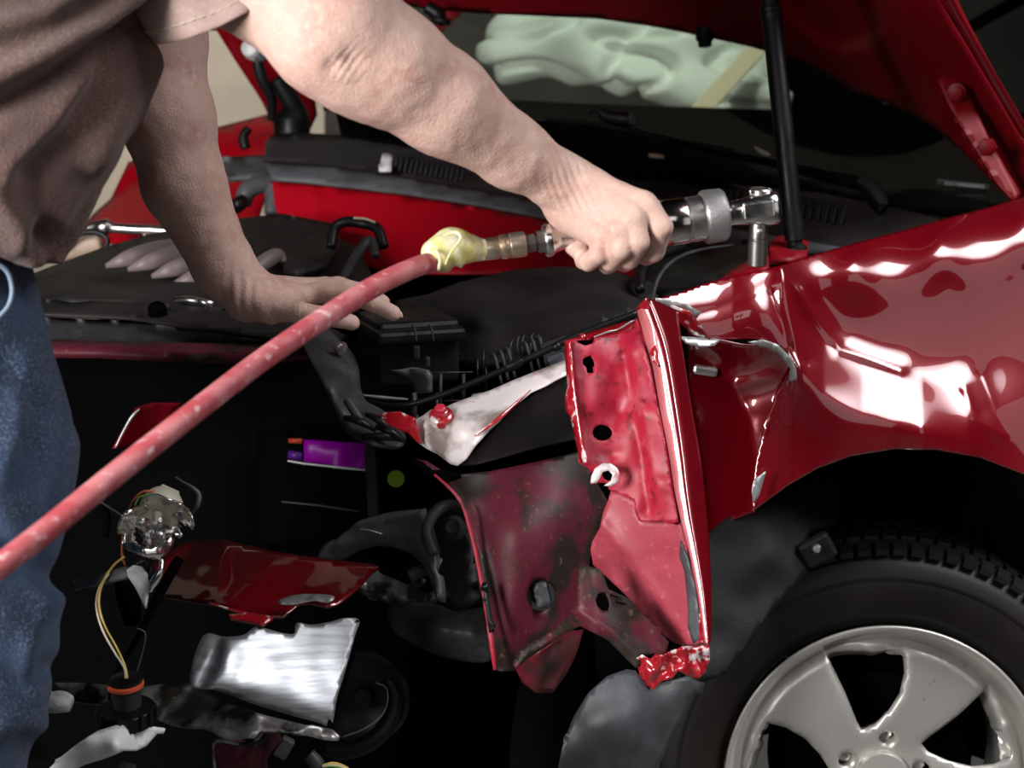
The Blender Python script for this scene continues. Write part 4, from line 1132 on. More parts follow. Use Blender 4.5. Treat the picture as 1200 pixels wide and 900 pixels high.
# ---- plastic fan shroud, ducts and pipes seen through the open corner
plate('fan_shroud', [(372, 657), (380, 645), (400, 628), (420, 615), (445, 609), (470, 606), (494, 603), (496, 612), (502, 622), (508, 650), (512, 675), (514, 704), (510, 700), (504, 680), (494, 660), (480, 648), (460, 641), (440, 640), (420, 646), (404, 656), (390, 658)],
      [(372, 657, 2.02), (445, 610, 2.0), (494, 603, 1.97), (514, 704, 1.96), (404, 656, 2.04), (480, 648, 2.03)], M_grey, car, step=5, thick=.012,
      extra=lambda x, y: ridge(x, y, [(400, 640), (440, 625), (485, 628), (505, 670)], -.02, 9))
tube('shroud_scratch', [(422, 620, 1.985, .8), (435, 622, 1.98, 1), (448, 626, 1.98, .7)], M_tear, car, seg=5)
tube('duct_ring', [(508, 650, 1.93, 7), (500, 625, 1.94, 7), (508, 603, 1.95, 7), (526, 592, 1.96, 7), (545, 600, 1.95, 6), (554, 625, 1.93, 5), (558, 660, 1.92, 4)], M_greyd, car, seg=12)
plate('duct_back', [(500, 640), (505, 612), (520, 598), (540, 602), (555, 640), (562, 700), (540, 716), (514, 706)], [(500, 640, 2.05), (540, 600, 2.06), (562, 700, 2.0)], M_rubber, car, step=12, thick=.01)
lathe('duct_valve', P(531, 620, 1.98), (0, -1, .4), [(0, .016), (.01, .016), (.018, .010), (.03, .008), (.03, 0)], M_greyd, car, seg=14)
tube('duct_strip', [(546, 612, 1.90, 1.5), (553, 640, 1.89, 2.4), (551, 668, 1.89, 1.5)], M_grey, car, seg=6)
plate('air_duct', [(455, 712), (462, 706), (490, 706), (512, 708), (535, 716), (560, 712), (568, 714), (573, 740), (578, 768), (570, 776), (550, 776), (520, 770), (490, 758), (466, 744), (456, 730)],
      [(455, 712, 1.93), (512, 708, 1.87), (568, 714, 1.83), (578, 768, 1.80), (520, 770, 1.85), (456, 730, 1.92), (515, 738, 1.80), (555, 745, 1.79)], M_greyd, car, step=5, thick=.02, curve=True, rough=.004, rscale=16)
plate('lower_chassis', [(430, 665), (470, 682), (512, 700), (500, 706), (460, 704), (420, 690)], [(430, 665, 1.98), (512, 700, 1.95), (420, 690, 1.96)], M_alud, car, step=8, thick=.01)
tube('fan_motor', [(470, 690, 2.05, 3), (490, 685, 2.03, 4), (497, 680, 2.02, 3)], M_greyd, car, seg=8)
tube('fan_motor', [(480, 676, 2.06, 8), (492, 670, 2.06, 8), (500, 668, 2.06, 6)], M_greyd, car, seg=10)
tube('fog_lamp_ring', [(440, 800, 1.78, 1), (452, 806, 1.78, 1.1), (454, 822, 1.77, 1.1), (446, 840, 1.76, 1.1), (425, 855, 1.75, 1.1), (400, 864, 1.75, 1)], M_grey, car, seg=6)
tube('fog_lamp_housing', [(452, 796, 1.80, 6), (462, 815, 1.80, 9), (456, 845, 1.79, 11), (436, 868, 1.78, 11), (405, 880, 1.78, 11), (380, 878, 1.78, 8)], M_rubber, car, seg=12)
lathe('fog_lamp', P(425, 818, 1.86), (-.1, -1, .1), [(-.02, .05), (0, .055), (.004, .05), (-.01, .03), (-.012, .012), (.0, .010), (0, 0)], M_black, car, seg=32)
tube('lamp_plug', [(362, 884, 1.70, 8), (372, 896, 1.70, 9), (378, 915, 1.70, 9)], M_greyd, car, seg=12)
for i, m_ in enumerate((M_wire_y, M_wire_w, M_wire_g)):
    tube('lamp_wire', [(378, 897 + i, 1.69, 1.2), (390, 894 + i * 2, 1.69, 1.2), (404, 898 + 2 * i, 1.7, 1.2), (420, 910, 1.7, 1.2)], m_, car, seg=6)
# thin wires and rods around the broken lamp
tube('bent_rod', [(206, 560, 1.72, 2), (214, 565, 1.71, 1.6), (226, 572, 1.70, 2.4), (233, 580, 1.70, 3), (231, 592, 1.70, 3.2), (224, 602, 1.71, 2)], M_grey, car, seg=8)
tube('thin_rod', [(104, 580, 1.85, 1), (130, 596, 1.84, 1.4), (150, 610, 1.83, 1.2)], M_grey, car, seg=6)
tube('thin_rod', [(160, 736, 1.80, .9), (170, 742, 1.80, .9), (168, 760, 1.80, .9), (160, 788, 1.80, .9)], M_grey, car, seg=6)
tube('thin_rod', [(98, 806, 1.74, .9), (102, 818, 1.73, 1), (122, 824, 1.72, 1), (134, 822, 1.72, .8)], M_greyd, car, seg=6)
tube('thin_rod', [(330, 588, 2.20, 1), (370, 592, 2.2, 1.2), (420, 599, 2.2, 1)], M_grey, car, seg=6)
tube('lamp_frame_leg', [(210, 655, 1.86, 6), (190, 690, 1.84, 6), (165, 740, 1.82, 4), (130, 800, 1.8, 2)], M_dark, car, seg=8)
tube('washer_tube', [(115, 590, 1.9, 4), (125, 605, 1.9, 5), (124, 630, 1.9, 4)], M_dark, car, seg=8)
tube('lamp_frame_leg', [(145, 675, 1.85, 12), (150, 700, 1.85, 14), (155, 730, 1.86, 10)], M_dark, car, seg=10)

# ---- battery
bat = thing('car_battery', 'black car battery with a purple label in the engine bay', 'battery', P(400, 640, 2.28))
plate('case', [(300, 505), (440, 500), (520, 520), (520, 640), (430, 640), (300, 640)], [(300, 505, 2.28), (440, 500, 2.24), (520, 520, 2.3), (300, 640, 2.28)], M_dark, bat, step=20, thick=.04)
plate('label', [(356, 515), (431, 520), (430, 549), (356, 541)], [(356, 515, 2.245), (431, 520, 2.235), (356, 541, 2.245)], M_purple, bat, step=20, thick=.001)
plate('label_strip', [(338, 528), (354, 530), (354, 540), (337, 537)], [(338, 528, 2.247), (354, 530, 2.246), (337, 537, 2.247)], M_violet, bat, step=20, thick=.001)
plate('label_strip', [(338, 514), (354, 514), (354, 520), (338, 519)], [(338, 514, 2.247), (354, 514, 2.246), (338, 519, 2.247)], M_orange, bat, step=20, thick=.001)
plate('label_border', [(337, 539), (354, 542), (430, 550), (430, 552), (354, 544), (337, 541)], [(337, 539, 2.244), (430, 550, 2.234), (337, 541, 2.244)], M_white, bat, step=20, thick=.001)
box('post_bar', (436, 570, 2.17), (.014, .02, .11), M_greyd, bat, roll=-2)
lathe('green_eye', P(464, 561, 2.215), (0.05, -1, .15), [(-.002, .0115), (.002, .0115), (.002, 0)], M_green, bat, seg=24)
# ------------------------------------------------------------------ airbag and plank
def cap(a, b, ra, rb, k, *fl):
    """capsule from pixel points (x, y, d); radii in millimetres"""
    return (tuple(P(*a)), tuple(P(*b)), ra / 1000, rb / 1000, k / 1000) + tuple(fl)


bag_prims = [cap((590, 62, 3.75), (680, 50, 3.75), 60, 75, 20), cap((680, 60, 3.75), (790, 62, 3.75), 80, 85, 25), cap((790, 70, 3.78), (880, 85, 3.8), 85, 70, 25),
             cap((800, 95, 3.72), (905, 118, 3.7), 55, 50, 25), cap((700, 84, 3.7), (850, 118, 3.68), 40, 36, 20), cap((600, 40, 3.8), (720, 25, 3.85), 60, 60, 20), cap((720, 30, 3.85), (900, 50, 3.85), 60, 60, 20)]
V, F = surface_net(bag_prims, .010)
N = vnormals(V, F)
dsp = np.array([.02 * noise.noise(Vector((v[0] * 7, v[1] * 7, v[2] * 13))) - .045 * (1 - min(1, 7 * abs(noise.noise(Vector((v[0] * 4 + v[2] * 5, v[1] * 4, v[2] * 9 - v[0] * 3)))))) ** 2 for v in V])
V = relax(V + N * dsp[:, None], F, 1)
ab = mesh_obj('airbag', V, F, M_airbag)
tag(ab, 'crumpled pale airbag hanging behind the windscreen', 'airbag')
pk = thing('wooden_plank', 'pale wooden plank leaning behind the windscreen', 'plank', P(810, 140, 3.5))
a, b = P(800, 152, 3.45), P(894, 50, 3.62)
ax_ = (b - a)
x_, y_, z_ = basis(ax_, F_)
vs = [a + ax_ * t + x_ * s * .020 + y_ * u * .012 for t in (0, 1) for s in (-1, 1) for u in (-1, 1)]
mesh_obj('board', vs, [(0, 1, 3, 2), (4, 6, 7, 5), (0, 4, 5, 1), (1, 5, 7, 3), (3, 7, 6, 2), (2, 6, 4, 0)], M_wood, pk, smooth=False, bevel=.003)

# ------------------------------------------------------------------ air hose, coupler and ratchet
hose = thing('air_hose', 'faded red rubber air hose running from the ratchet across the picture', 'hose', P(-300, 1100, 1.15))
HP = [(-420, 1180, 1.22, 20), (-300, 960, 1.14, 17), (-160, 790, 1.08, 15.5), (-60, 708, 1.07, 15), (0, 663, 1.09, 14.8), (60, 617, 1.12, 14.6), (140, 552, 1.16, 14.2), (230, 481, 1.21, 13.6), (310, 420, 1.27, 13.2), (390, 366, 1.33, 13),
      (440, 335, 1.37, 12.6), (480, 316, 1.40, 12.2), (508, 306, 1.43, 11.8), (528, 301, 1.445, 11)]
tube('rubber_tube', HP, M_hose, hose, seg=24, n=10)
tube('tape_wrap', [(505, 308, 1.43, 14), (510, 303, 1.432, 20), (520, 295, 1.435, 23), (534, 290, 1.44, 23), (548, 291, 1.445, 18), (560, 292, 1.45, 14), (567, 292, 1.452, 13)], M_tape, hose, seg=28, n=5, rn=.22)
tube('tape_edge', [(505, 292, 1.412, 2), (512, 296, 1.408, 2.4), (516, 304, 1.41, 2.4), (514, 316, 1.415, 2.0)], M_tape, hose, seg=8, rn=.3)
tube('tape_fold', [(520, 276, 1.415, 1), (534, 272, 1.41, 2.5), (540, 280, 1.408, 2), (528, 296, 1.405, 1.4), (522, 310, 1.41, 1)], M_tape, hose, seg=8, rn=.3)
A0, A1 = P(565, 293, 1.452), P(905, 243, 1.475)
AX = (A1 - A0).normalized()
LT = (A1 - A0).length


def along(px):
    """distance along the tool axis for a picture column"""
    return (px - 565) / (905 - 565) * LT


def prof(pts, d=1.46):
    b = along(pts[0][0])
    return [(along(x) - b, r * d / FPX) for x, r in pts]


def tool(name, pts, m, parent, seg=40, smooth=True):
    return lathe(name, A0 + AX * along(pts[0][0]), AX, prof(pts), m, parent, seg, smooth)


tool('coupler_sleeve', [(556, 10), (568, 12.5), (572, 13), (583, 13), (585, 12), (586, 13.6), (590, 14.6), (594, 14.6), (595, 13.8), (597, 13.8), (598, 14.8), (612, 15), (615, 14.2), (616, 11), (616, 0)], M_brass, hose)
tool('coupler_tail', [(560, 12), (580, 12.6), (586, 12.6), (586, 0)], M_brass, hose, seg=6, smooth=False)
rt = thing('air_ratchet', 'steel air ratchet wrench gripped in the right hand', 'wrench', P(905, 243, 1.475))
tool('inlet_nut', [(614, 9), (617, 11.5), (626, 11.5), (627, 8), (629, 8), (629, 14), (640, 14), (640, 0)], M_brassd, rt, seg=6, smooth=False)
tool('inlet_collar', [(636, 14), (637, 18), (640, 19.5), (645, 19), (648, 16), (656, 14), (672, 12.5), (690, 12.5), (690, 0)], M_steel, rt)
tool('grip_body', [(684, 12.5), (690, 17), (700, 21), (780, 24.5), (790, 26), (804, 26.5), (805, 25.6), (806, 26.6), (823, 26.6), (824, 24), (824, 0)], M_steel, rt)
tool('grip_sleeve', [(774, 25.2), (779, 27), (801, 27.3), (803, 26), (803, 0)], mat('red_tinted_steel', (.42, .22, .2), .16, 1, var=(26, (.7, .66, .64), .42, .56)), rt)
tool('clamp_ring', [(822, 26), (823, 30.5), (826, 32), (846, 31), (849, 28), (850, 20), (850, 0)], M_knurl, rt, seg=48)
# ratchet neck and head, flattened towards the head
secs = [(846, 19, 19), (852, 17, 17), (858, 15, 15), (866, 14.5, 14.5), (878, 15.5, 14), (892, 18, 13.5), (900, 20, 13), (904, 20.5, 13)]
vs = []; fs = []
hx = Vector((0, 0, 1)); hy = AX.cross(hx).normalized(); hx = hy.cross(AX)
secs = [(846, 13, 13), (850, 15, 15), (856, 14, 14), (868, 14.5, 15), (882, 16.5, 17), (894, 19, 19), (908, 20.5, 21), (918, 20.5, 21), (924, 18, 18), (927, 12, 12), (928, 2, 2)]
# head centre lies about column 885 of the photograph, so scale columns onto the short neck
secs = [(848 + (x - 846) * .80, a, b) for x, a, b in secs]
ns = 36
for (x, a, b) in secs:
    c = A0 + AX * along(x)
    for k in range(ns):
        q = 2 * math.pi * k / ns
        ca, sa = math.cos(q), math.sin(q)
        e = .75
        vs.append(c + hx * (abs(sa) ** e * math.copysign(1, sa)) * a * 1.46 / FPX + hy * (abs(ca) ** e * math.copysign(1, ca)) * b * 1.46 / FPX)
for i in range(len(secs) - 1):
    for k in range(ns):
        fs.append((i * ns + k, i * ns + (k + 1) % ns, (i + 1) * ns + (k + 1) % ns, (i + 1) * ns + k))
fs.append(tuple(range(ns))[::-1]); fs.append(tuple((len(secs) - 1) * ns + k for k in range(ns)))
head = mesh_obj('ratchet_head', vs, fs, M_chrome, rt)
HC_ = P(891, 244, 1.475)
box('head_panel', (889, 246, 1.457), (.028, .006, .015), M_steel, head, roll=-7, bevel=.0015)
lathe('direction_cap', HC_ + Vector((0, 0, .013)), (0.05, -.1, 1), [(0, .010), (.004, .010), (.005, .009), (.005, 0)], M_steel, head, seg=20)
box('direction_lever', (890, 224, 1.468), (.019, .007, .005), M_chrome, head, roll=-8, bevel=.0015)
sk = lathe('socket', P(889, 262, 1.475), (0.0, .02, -1), [(0, .008), (.002, .0085), (.013, .0085), (.0135, .0075), (.015, .0075), (.0155, .0088), (.038, .0088), (.039, .007), (.039, 0)], M_brassd, rt, seg=24)
lathe('detent_ball', P(890, 271, 1.467), (0, -1, 0), [(-.001, .0028), (.001, .0024), (.0018, .001), (.0018, 0)], M_steel, sk, seg=12)

# ------------------------------------------------------------------ mechanic
man = thing('person', 'person in a brown T-shirt and blue jeans leaning over the engine bay, holding the ratchet', 'person', (-.48, 1.42, 0))
FV = tuple(F_)


def arm_disp(V, N, folds):
    out = np.zeros(len(V))
    for (a, b, amp, w, wl) in folds:
        a = np.array(P(*a)); b = np.array(P(*b))
        c = (a + b) / 2; ax = (b - a); L = np.linalg.norm(ax); ax /= L
        q = V - c
        t = q @ ax
        r = np.linalg.norm(q, axis=1)
        out += amp * np.exp(-(t / (L * .5)) ** 2) * np.exp(-(r / w) ** 2) * np.sin(t / wl * 2 * math.pi + .9 * np.sin(r * 120))
    return out


# right arm, in front, with the fist round the tool
ra = [cap((90, -190, 1.34), (250, -60, 1.32), 58, 54, 20), cap((250, -60, 1.32), (388, 30, 1.31), 52, 46, 20),
      cap((395, 35, 1.31), (455, 78, 1.335), 47, 47, 25), cap((455, 78, 1.335), (520, 122, 1.365), 46, 41, 15), cap((520, 122, 1.365), (600, 178, 1.41), 41, 31, 15),
      cap((600, 178, 1.41), (655, 212, 1.435), 30, 25, 12, FV, 1.15),
      cap((372, 62, 1.31), (402, 88, 1.318), 25, 22, 30),
      # palm and metacarpals
      cap((655, 212, 1.435), (684, 228, 1.440), 25, 24, 10, FV, 1.15),
      cap((676, 212, 1.438), (750, 238, 1.428), 15, 11.5, 12), cap((672, 222, 1.438), (738, 254, 1.420), 16, 11.5, 8), cap((664, 234, 1.440), (722, 270, 1.420), 16, 11.5, 8),
      cap((655, 240, 1.445), (702, 280, 1.430), 14, 10.5, 8),
      cap((668, 250, 1.450), (700, 272, 1.45), 18, 14, 10), cap((690, 235, 1.450), (728, 255, 1.45), 18, 15, 10),
      # knuckles
      cap((754, 238, 1.422), (758, 242, 1.420), 11, 10.5, 5), cap((741, 255, 1.415), (743, 258, 1.414), 11, 10.5, 5), cap((726, 270, 1.415), (727, 272, 1.414), 10.5, 10.5, 5), cap((705, 281, 1.424), (706, 283, 1.424), 9.8, 9.5, 5)]
fingers = [
    [(758, 240, 1.420, 10.8), (775, 266, 1.420, 10.4), (766, 294, 1.442, 9.6), (757, 300, 1.475, 8.6), (752, 286, 1.500, 8.0)],
    [(742, 257, 1.414, 10.6), (748, 283, 1.414, 10.2), (737, 303, 1.436, 9.4), (732, 308, 1.472, 8.6), (730, 292, 1.500, 8.2)],
    [(727, 271, 1.414, 10.4), (727, 292, 1.414, 10.0), (716, 306, 1.436, 9.2), (712, 310, 1.470, 8.6), (712, 296, 1.498, 8.2)],
    [(705, 281, 1.424, 9.4), (702, 298, 1.424, 9.0), (690, 307, 1.440, 8.4), (684, 306, 1.466, 7.8), (686, 295, 1.490, 7.4)],
]
for f in fingers:
    for p, q in zip(f[:-1], f[1:]):
        ra.append(cap(p[:3], q[:3], p[3], q[3], 2.2))
# heel of the hand under the tool and the thumb on the far side
ra += [cap((655, 235, 1.455), (672, 282, 1.475), 15, 11, 8), cap((672, 288, 1.460), (682, 297, 1.46), 8.5, 8, 4),
       cap((670, 225, 1.465), (706, 232, 1.495), 17, 13, 8), cap((706, 232, 1.495), (742, 236, 1.510), 12, 10.5, 5), cap((742, 236, 1.510), (770, 246, 1.512), 10.5, 9, 4)]
V, F = surface_net(ra, .0019)
V = relax(V, F, 2)
N = vnormals(V, F)
D_ = arm_disp(V, N, [((640, 245, 1.41), (700, 215, 1.41), .0007, .030, .0065), ((385, 60, 1.27), (425, 95, 1.27), .0007, .016, .005)])
# ulna knob and a few veins / tendons on the back of the hand
for (x, y, d, h, w_) in ((652, 196, 1.405, .002, .010), (400, 96, 1.27, .0035, .009), (388, 80, 1.27, -.003, .007), (412, 70, 1.27, -.003, .010)):
    c = np.array(P(x, y, d)); D_ += h * np.exp(-(np.linalg.norm(V - c, axis=1) / w_) ** 2)
for (a, b) in (((690, 215, 1.415), (745, 240, 1.41)), ((684, 226, 1.413), (735, 255, 1.405)), ((676, 238, 1.413), (720, 270, 1.405))):
    a = np.array(P(*a)); b = np.array(P(*b)); ba = b - a
    t = np.clip((V - a) @ ba / (ba @ ba), 0, 1)
    D_ += .0014 * np.exp(-(np.linalg.norm(V - a - t[:, None] * ba, axis=1) / .005) ** 2)
D_ += np.array([.0005 * noise.noise(Vector(v * 90)) + .0009 * noise.noise(Vector(v * 28)) for v in V])
V1, F1 = V + N * D_[:, None], F

# left arm, behind, leaning on the car
la = [cap((120, -170, 1.64), (165, -60, 1.68), 52, 50, 20), cap((165, -60, 1.68), (190, 40, 1.70), 50, 44, 20),
      cap((186, 50, 1.70), (197, 140, 1.70), 44, 47, 25), cap((197, 140, 1.70), (215, 215, 1.71), 47, 42, 15), cap((215, 215, 1.71), (262, 312, 1.74), 42, 32, 15),
      cap((262, 312, 1.74), (292, 345, 1.745), 32, 28, 12), cap((292, 345, 1.745), (330, 350, 1.755), 25, 19, 14), cap((290, 352, 1.73), (318, 364, 1.715), 20, 15, 10),
      cap((310, 340, 1.76), (365, 338, 1.80), 17, 11, 8), cap((310, 338, 1.77), (360, 335, 1.84), 15, 10, 8), cap((310, 350, 1.75), (368, 345, 1.775), 16, 11.5, 8)]
lf = [
    [(368, 343, 1.775, 11.5), (408, 346, 1.762, 10.4), (436, 355, 1.755, 9.6), (461, 367, 1.752, 8.6)],
    [(365, 338, 1.80, 11), (405, 338, 1.80, 10.2), (430, 344, 1.80, 9.4), (448, 354, 1.80, 8.4)],
    [(362, 336, 1.83, 10.5), (396, 334, 1.84, 9.8), (418, 340, 1.845, 9), (432, 350, 1.845, 8.2)],
    [(355, 335, 1.85, 9.5), (382, 333, 1.87, 8.8), (398, 339, 1.88, 8.2), (408, 347, 1.88, 7.4)],
    [(316, 362, 1.715, 14.5), (352, 366, 1.70, 10.8), (386, 371, 1.70, 10.2), (412, 378, 1.705, 8.6)],
]
for f in lf:
    for p, q in zip(f[:-1], f[1:]):
        la.append(cap(p[:3], q[:3], p[3], q[3], 3))
V, F = surface_net(la, .0022)
V = relax(V, F, 2)
N = vnormals(V, F)
D_ = arm_disp(V, N, [((262, 335, 1.71), (310, 335, 1.71), .0007, .035, .012), ((345, 366, 1.69), (365, 368, 1.69), .0006, .012, .005)])
D_ += np.array([.0007 * noise.noise(Vector(v * 80)) for v in V])
V2, F2 = V + N * D_[:, None], F

# trunk, neck, head, legs and feet inside the clothes
def wcap(a, b, ra, rb, k):
    return (a, b, ra, rb, k)


tr_ = [cap((-110, 250, 1.34), (-10, -60, 1.34), 95, 95, 50), cap((-110, 250, 1.48), (-15, -60, 1.49), 92, 92, 50), cap((60, -120, 1.36), (120, -185, 1.36), 66, 56, 40), cap((60, -120, 1.58), (120, -180, 1.60), 66, 56, 40),
       wcap((-.355, 1.45, 1.44), (-.29, 1.46, 1.56), .058, .056, .03),
       wcap((-.275, 1.46, 1.60), (-.250, 1.46, 1.655), .082, .088, .03), wcap((-.215, 1.46, 1.575), (-.205, 1.46, 1.60), .052, .058, .03),
       wcap((-.168, 1.46, 1.565), (-.17, 1.46, 1.545), .024, .026, .02), wcap((-.150, 1.46, 1.612), (-.136, 1.46, 1.583), .008, .012, .008),
       wcap((-.172, 1.432, 1.625), (-.172, 1.49, 1.625), .014, .014, .01), wcap((-.26, 1.37, 1.61), (-.262, 1.366, 1.58), .014, .010, .008), wcap((-.26, 1.55, 1.61), (-.262, 1.554, 1.58), .014, .010, .008),
       wcap((-.155, 1.445, 1.548), (-.155, 1.475, 1.548), .008, .008, .006),
       cap((-138, 300, 1.33), (-62, 520, 1.33), 90, 76, 40), cap((-70, 520, 1.33), (-60, 760, 1.34), 74, 58, 30), cap((-60, 760, 1.34), (-95, 955, 1.36), 58, 52, 30),
       cap((-138, 300, 1.52), (-75, 540, 1.54), 90, 74, 40), cap((-70, 540, 1.54), (-90, 895, 1.56), 72, 54, 30),
       wcap(tuple(P(-95, 955, 1.36)), (-.52, 1.34, .10), .052, .036, .03), wcap(tuple(P(-90, 895, 1.56)), (-.60, 1.55, .10), .052, .036, .03)]
V, F = surface_net(tr_, .0075)
V3, F3 = relax(V, F, 1), F
VV = np.concatenate([V1, V2, V3]); FF_ = np.concatenate([F1, F2 + len(V1), F3 + len(V1) + len(V2)])
body = mesh_obj('body', VV, FF_, M_skin, man)
plate('fingernail', [(459, 364), (466, 363), (471, 367), (472, 372), (467, 371), (461, 368)], [(459, 364, 1.7515), (472, 372, 1.752), (466, 363, 1.752)], M_nail, man, step=2, thick=.001, curve=True)
for ey in (1.432, 1.488):
    e = lathe('eye', Vector((-.172, ey, 1.613)), (1, 0, 0), [(-.012, .004), (-.008, .010), (0, .012), (.007, .0095), (.011, .005), (.012, 0)], M_white, man, seg=16)
    lathe('pupil', Vector((-.161, ey, 1.613)), (1, 0, 0), [(-.002, .005), (.0016, .004), (.002, 0)], M_black, e, seg=12)
hr = [wcap((-.285, 1.46, 1.625), (-.262, 1.46, 1.678), .090, .092, .03), wcap((-.32, 1.46, 1.60), (-.33, 1.46, 1.56), .058, .045, .02)]
V, F = surface_net(hr, .005)
N = vnormals(V, F)
V = V + N * np.array([.004 * noise.noise(Vector((v[0] * 40, v[1] * 140, v[2] * 40))) for v in V])[:, None]
mesh_obj('hair', V, F, M_hair, man)
for k, f in enumerate(((-.52, 1.34), (-.60, 1.55))):
    V, F = surface_net([wcap((f[0] - .02, f[1], .055), (f[0] + .02, f[1], .06), .045, .045, .02), wcap((f[0] + .02, f[1], .045), (f[0] + .18, f[1], .035), .045, .036, .03)], .006)
    V[:, 2] = np.maximum(V[:, 2], 0.001)
    mesh_obj('shoe', V, F, M_black, man)

# T-shirt body
sh = [cap((-95, 235, 1.33), (14, -60, 1.31), 118, 124, 60), cap((-100, 240, 1.49), (-5, -60, 1.50), 112, 115, 60), cap((-45, 205, 1.32), (-60, 240, 1.50), 72, 72, 60), cap((-25, 200, 1.30), (10, 120, 1.29), 52, 60, 60),
      cap((60, -120, 1.34), (130, -180, 1.36), 95, 80, 50), cap((60, -120, 1.60), (130, -180, 1.60), 95, 80, 50),
      cap((120, -170, 1.64), (165, -50, 1.68), 74, 68, 25)]
V, F = surface_net(sh, .0048)
V = relax(V, F, 2)
N = vnormals(V, F)
# long drag folds running from the armpit down towards the hem
px = 600 + FPX * (V[:, 0]) / ((V - np.array(CAMP)) @ np.array(F_))
py = 450 - FPX * ((V - np.array(CAMP)) @ np.array(U_)) / ((V - np.array(CAMP)) @ np.array(F_))
u = (px * .80 + py * .60); w2 = (-px * .60 + py * .80)
fold = np.zeros(len(V))
for pl, amp, wd in (([(170, -25), (110, 25), (50, 65), (-30, 105)], .015, 15), ([(170, 8), (110, 60), (40, 105), (-20, 140)], -.010, 15), ([(120, -40), (50, 15), (-30, 40)], .010, 13), ([(195, 20), (160, 90), (112, 170), (60, 250)], .013, 17),
                    ([(178, 78), (140, 165), (86, 260), (60, 300)], .009, 6), ([(188, 60), (154, 140), (104, 240), (80, 300)], -.008, 6), ([(160, 165), (130, 225), (92, 296)], .007, 5), ([(150, 40), (110, 110), (70, 160), (30, 200)], -.008, 14),
                    ([(100, 90), (60, 150), (10, 200)], .007, 16), ([(90, 200), (50, 260), (20, 310)], -.008, 12), ([(-10, 225), (20, 262), (30, 300)], .012, 18), ([(186, -10), (178, 30), (184, 60)], -.012, 8)):
    d = segdist(px, py, np.array(pl, float), closed=False)
    fold += amp * np.exp(-(d / wd) ** 2)
fold += np.array([.0016 * noise.noise(Vector((a / 110, b / 30, 0))) for a, b in zip(u, w2)])
V = V + N * fold[:, None] * 1.25
# trim to hem: drop everything below the hem line of the shirt
hem = np.interp(px, [-400, -60, 0, 20, 75, 110], [345, 318, 300, 312, 302, 330])
keep = (py < hem)
kf = keep[F].any(1)
over = np.maximum(py - hem, 0) * ((V - np.array(CAMP)) @ np.array(F_)) / FPX
V = V + over[:, None] * np.array(U_)
mesh_obj('t_shirt', V, F[kf], M_shirt, man, solid=.002)

# near sleeve: open tube round the upper arm
sv = []; sf = []
seg = 56
rows = [(60, -220, 1.335, 105), (110, -165, 1.33, 108), (150, -115, 1.325, 106), (185, -70, 1.322, 100), (214, -32, 1.32, 96), (232, -6, 1.318, 93), (241, 7, 1.317, 92), (248, 16, 1.316, 90.5), (252, 22, 1.316, 89)]
sv = []
pr = [np.array(P(a, b, d)) for a, b, d, r in rows]
d0 = (np.array(P(388, 30, 1.31)) - np.array(P(250, -60, 1.32))); d0 /= np.linalg.norm(d0)
hemdir = np.array(P(302, 2, 1.31) - P(192, 45, 1.31)); hemdir /= np.linalg.norm(hemdir)
nrm = np.cross(hemdir, np.array(F_)); nrm /= np.linalg.norm(nrm)
side = np.cross(nrm, hemdir)
tiltv = (nrm if nrm @ d0 > 0 else -nrm) * (-.42 if side @ np.array(F_) > 0 else .42)
for i, (p, rw) in enumerate(zip(pr, rows)):
    tt = i / (len(rows) - 1)
    r = rw[3] * rw[2] / FPX * (.76)
    for k in range(seg):
        q = 2 * math.pi * k / seg
        wob = 1 + .05 * math.sin(3 * q + tt * 4) + .03 * math.sin(7 * q + 2 * tt)
        sv.append(p + (hemdir * math.cos(q) + side * math.sin(q) * .95) * r * wob + tiltv * math.sin(q) * r)
for i in range(len(rows) - 1):
    for k in range(seg):
        sf.append((i * seg + k, i * seg + (k + 1) % seg, (i + 1) * seg + (k + 1) % seg, (i + 1) * seg + k))
mesh_obj('sleeve', sv, sf, M_sleeve_lit, man, solid=.003, subsurf=1)
st_pts = []
for k in range(seg * 2):
    i = 6
    q = 2 * math.pi * k / (seg * 2)
    tt = i / (len(rows) - 1)
    r = rows[i][3] * rows[i][2] / FPX * .76 + .0006
    wob = 1 + .05 * math.sin(3 * q + tt * 4) + .03 * math.sin(7 * q + 2 * tt)
    st_pts.append(tuple(pr[i] + (hemdir * math.cos(q) + side * math.sin(q) * .95) * r * wob + tiltv * math.sin(q) * r + (hemdir * math.cos(q) + side * math.sin(q)) * .0022) + (.0011 * (1 + .5 * math.sin(k * 2.2)),))
tube('hem_seam', st_pts, M_thread, man, seg=6, n=1, px=False, cap=False)

# jeans
jl = [cap((-138, 300, 1.33), (-60, 520, 1.33), 112, 97, 40), cap((-70, 520, 1.33), (-60, 760, 1.34), 94, 80, 30), cap((-60, 760, 1.34), (-95, 960, 1.36), 80, 76, 30),
      cap((-138, 300, 1.52), (-75, 540, 1.54), 112, 94, 40), cap((-70, 540, 1.54), (-90, 900, 1.56), 92, 76, 30)]
V, F = surface_net(jl, .0055)
base = V
lo1 = [wcap(tuple(P(-95, 955, 1.36)), (-.52, 1.34, .10), .076, .068, .03), wcap(tuple(P(-90, 895, 1.56)), (-.60, 1.55, .10), .076, .068, .03)]
V, F = surface_net(jl + lo1, .0055)
V = relax(V, F, 2)
N = vnormals(V, F)
px = 600 + FPX * (V[:, 0]) / ((V - np.array(CAMP)) @ np.array(F_))
py = 450 - FPX * ((V - np.array(CAMP)) @ np.array(U_)) / ((V - np.array(CAMP)) @ np.array(F_))
fold = np.zeros(len(V))
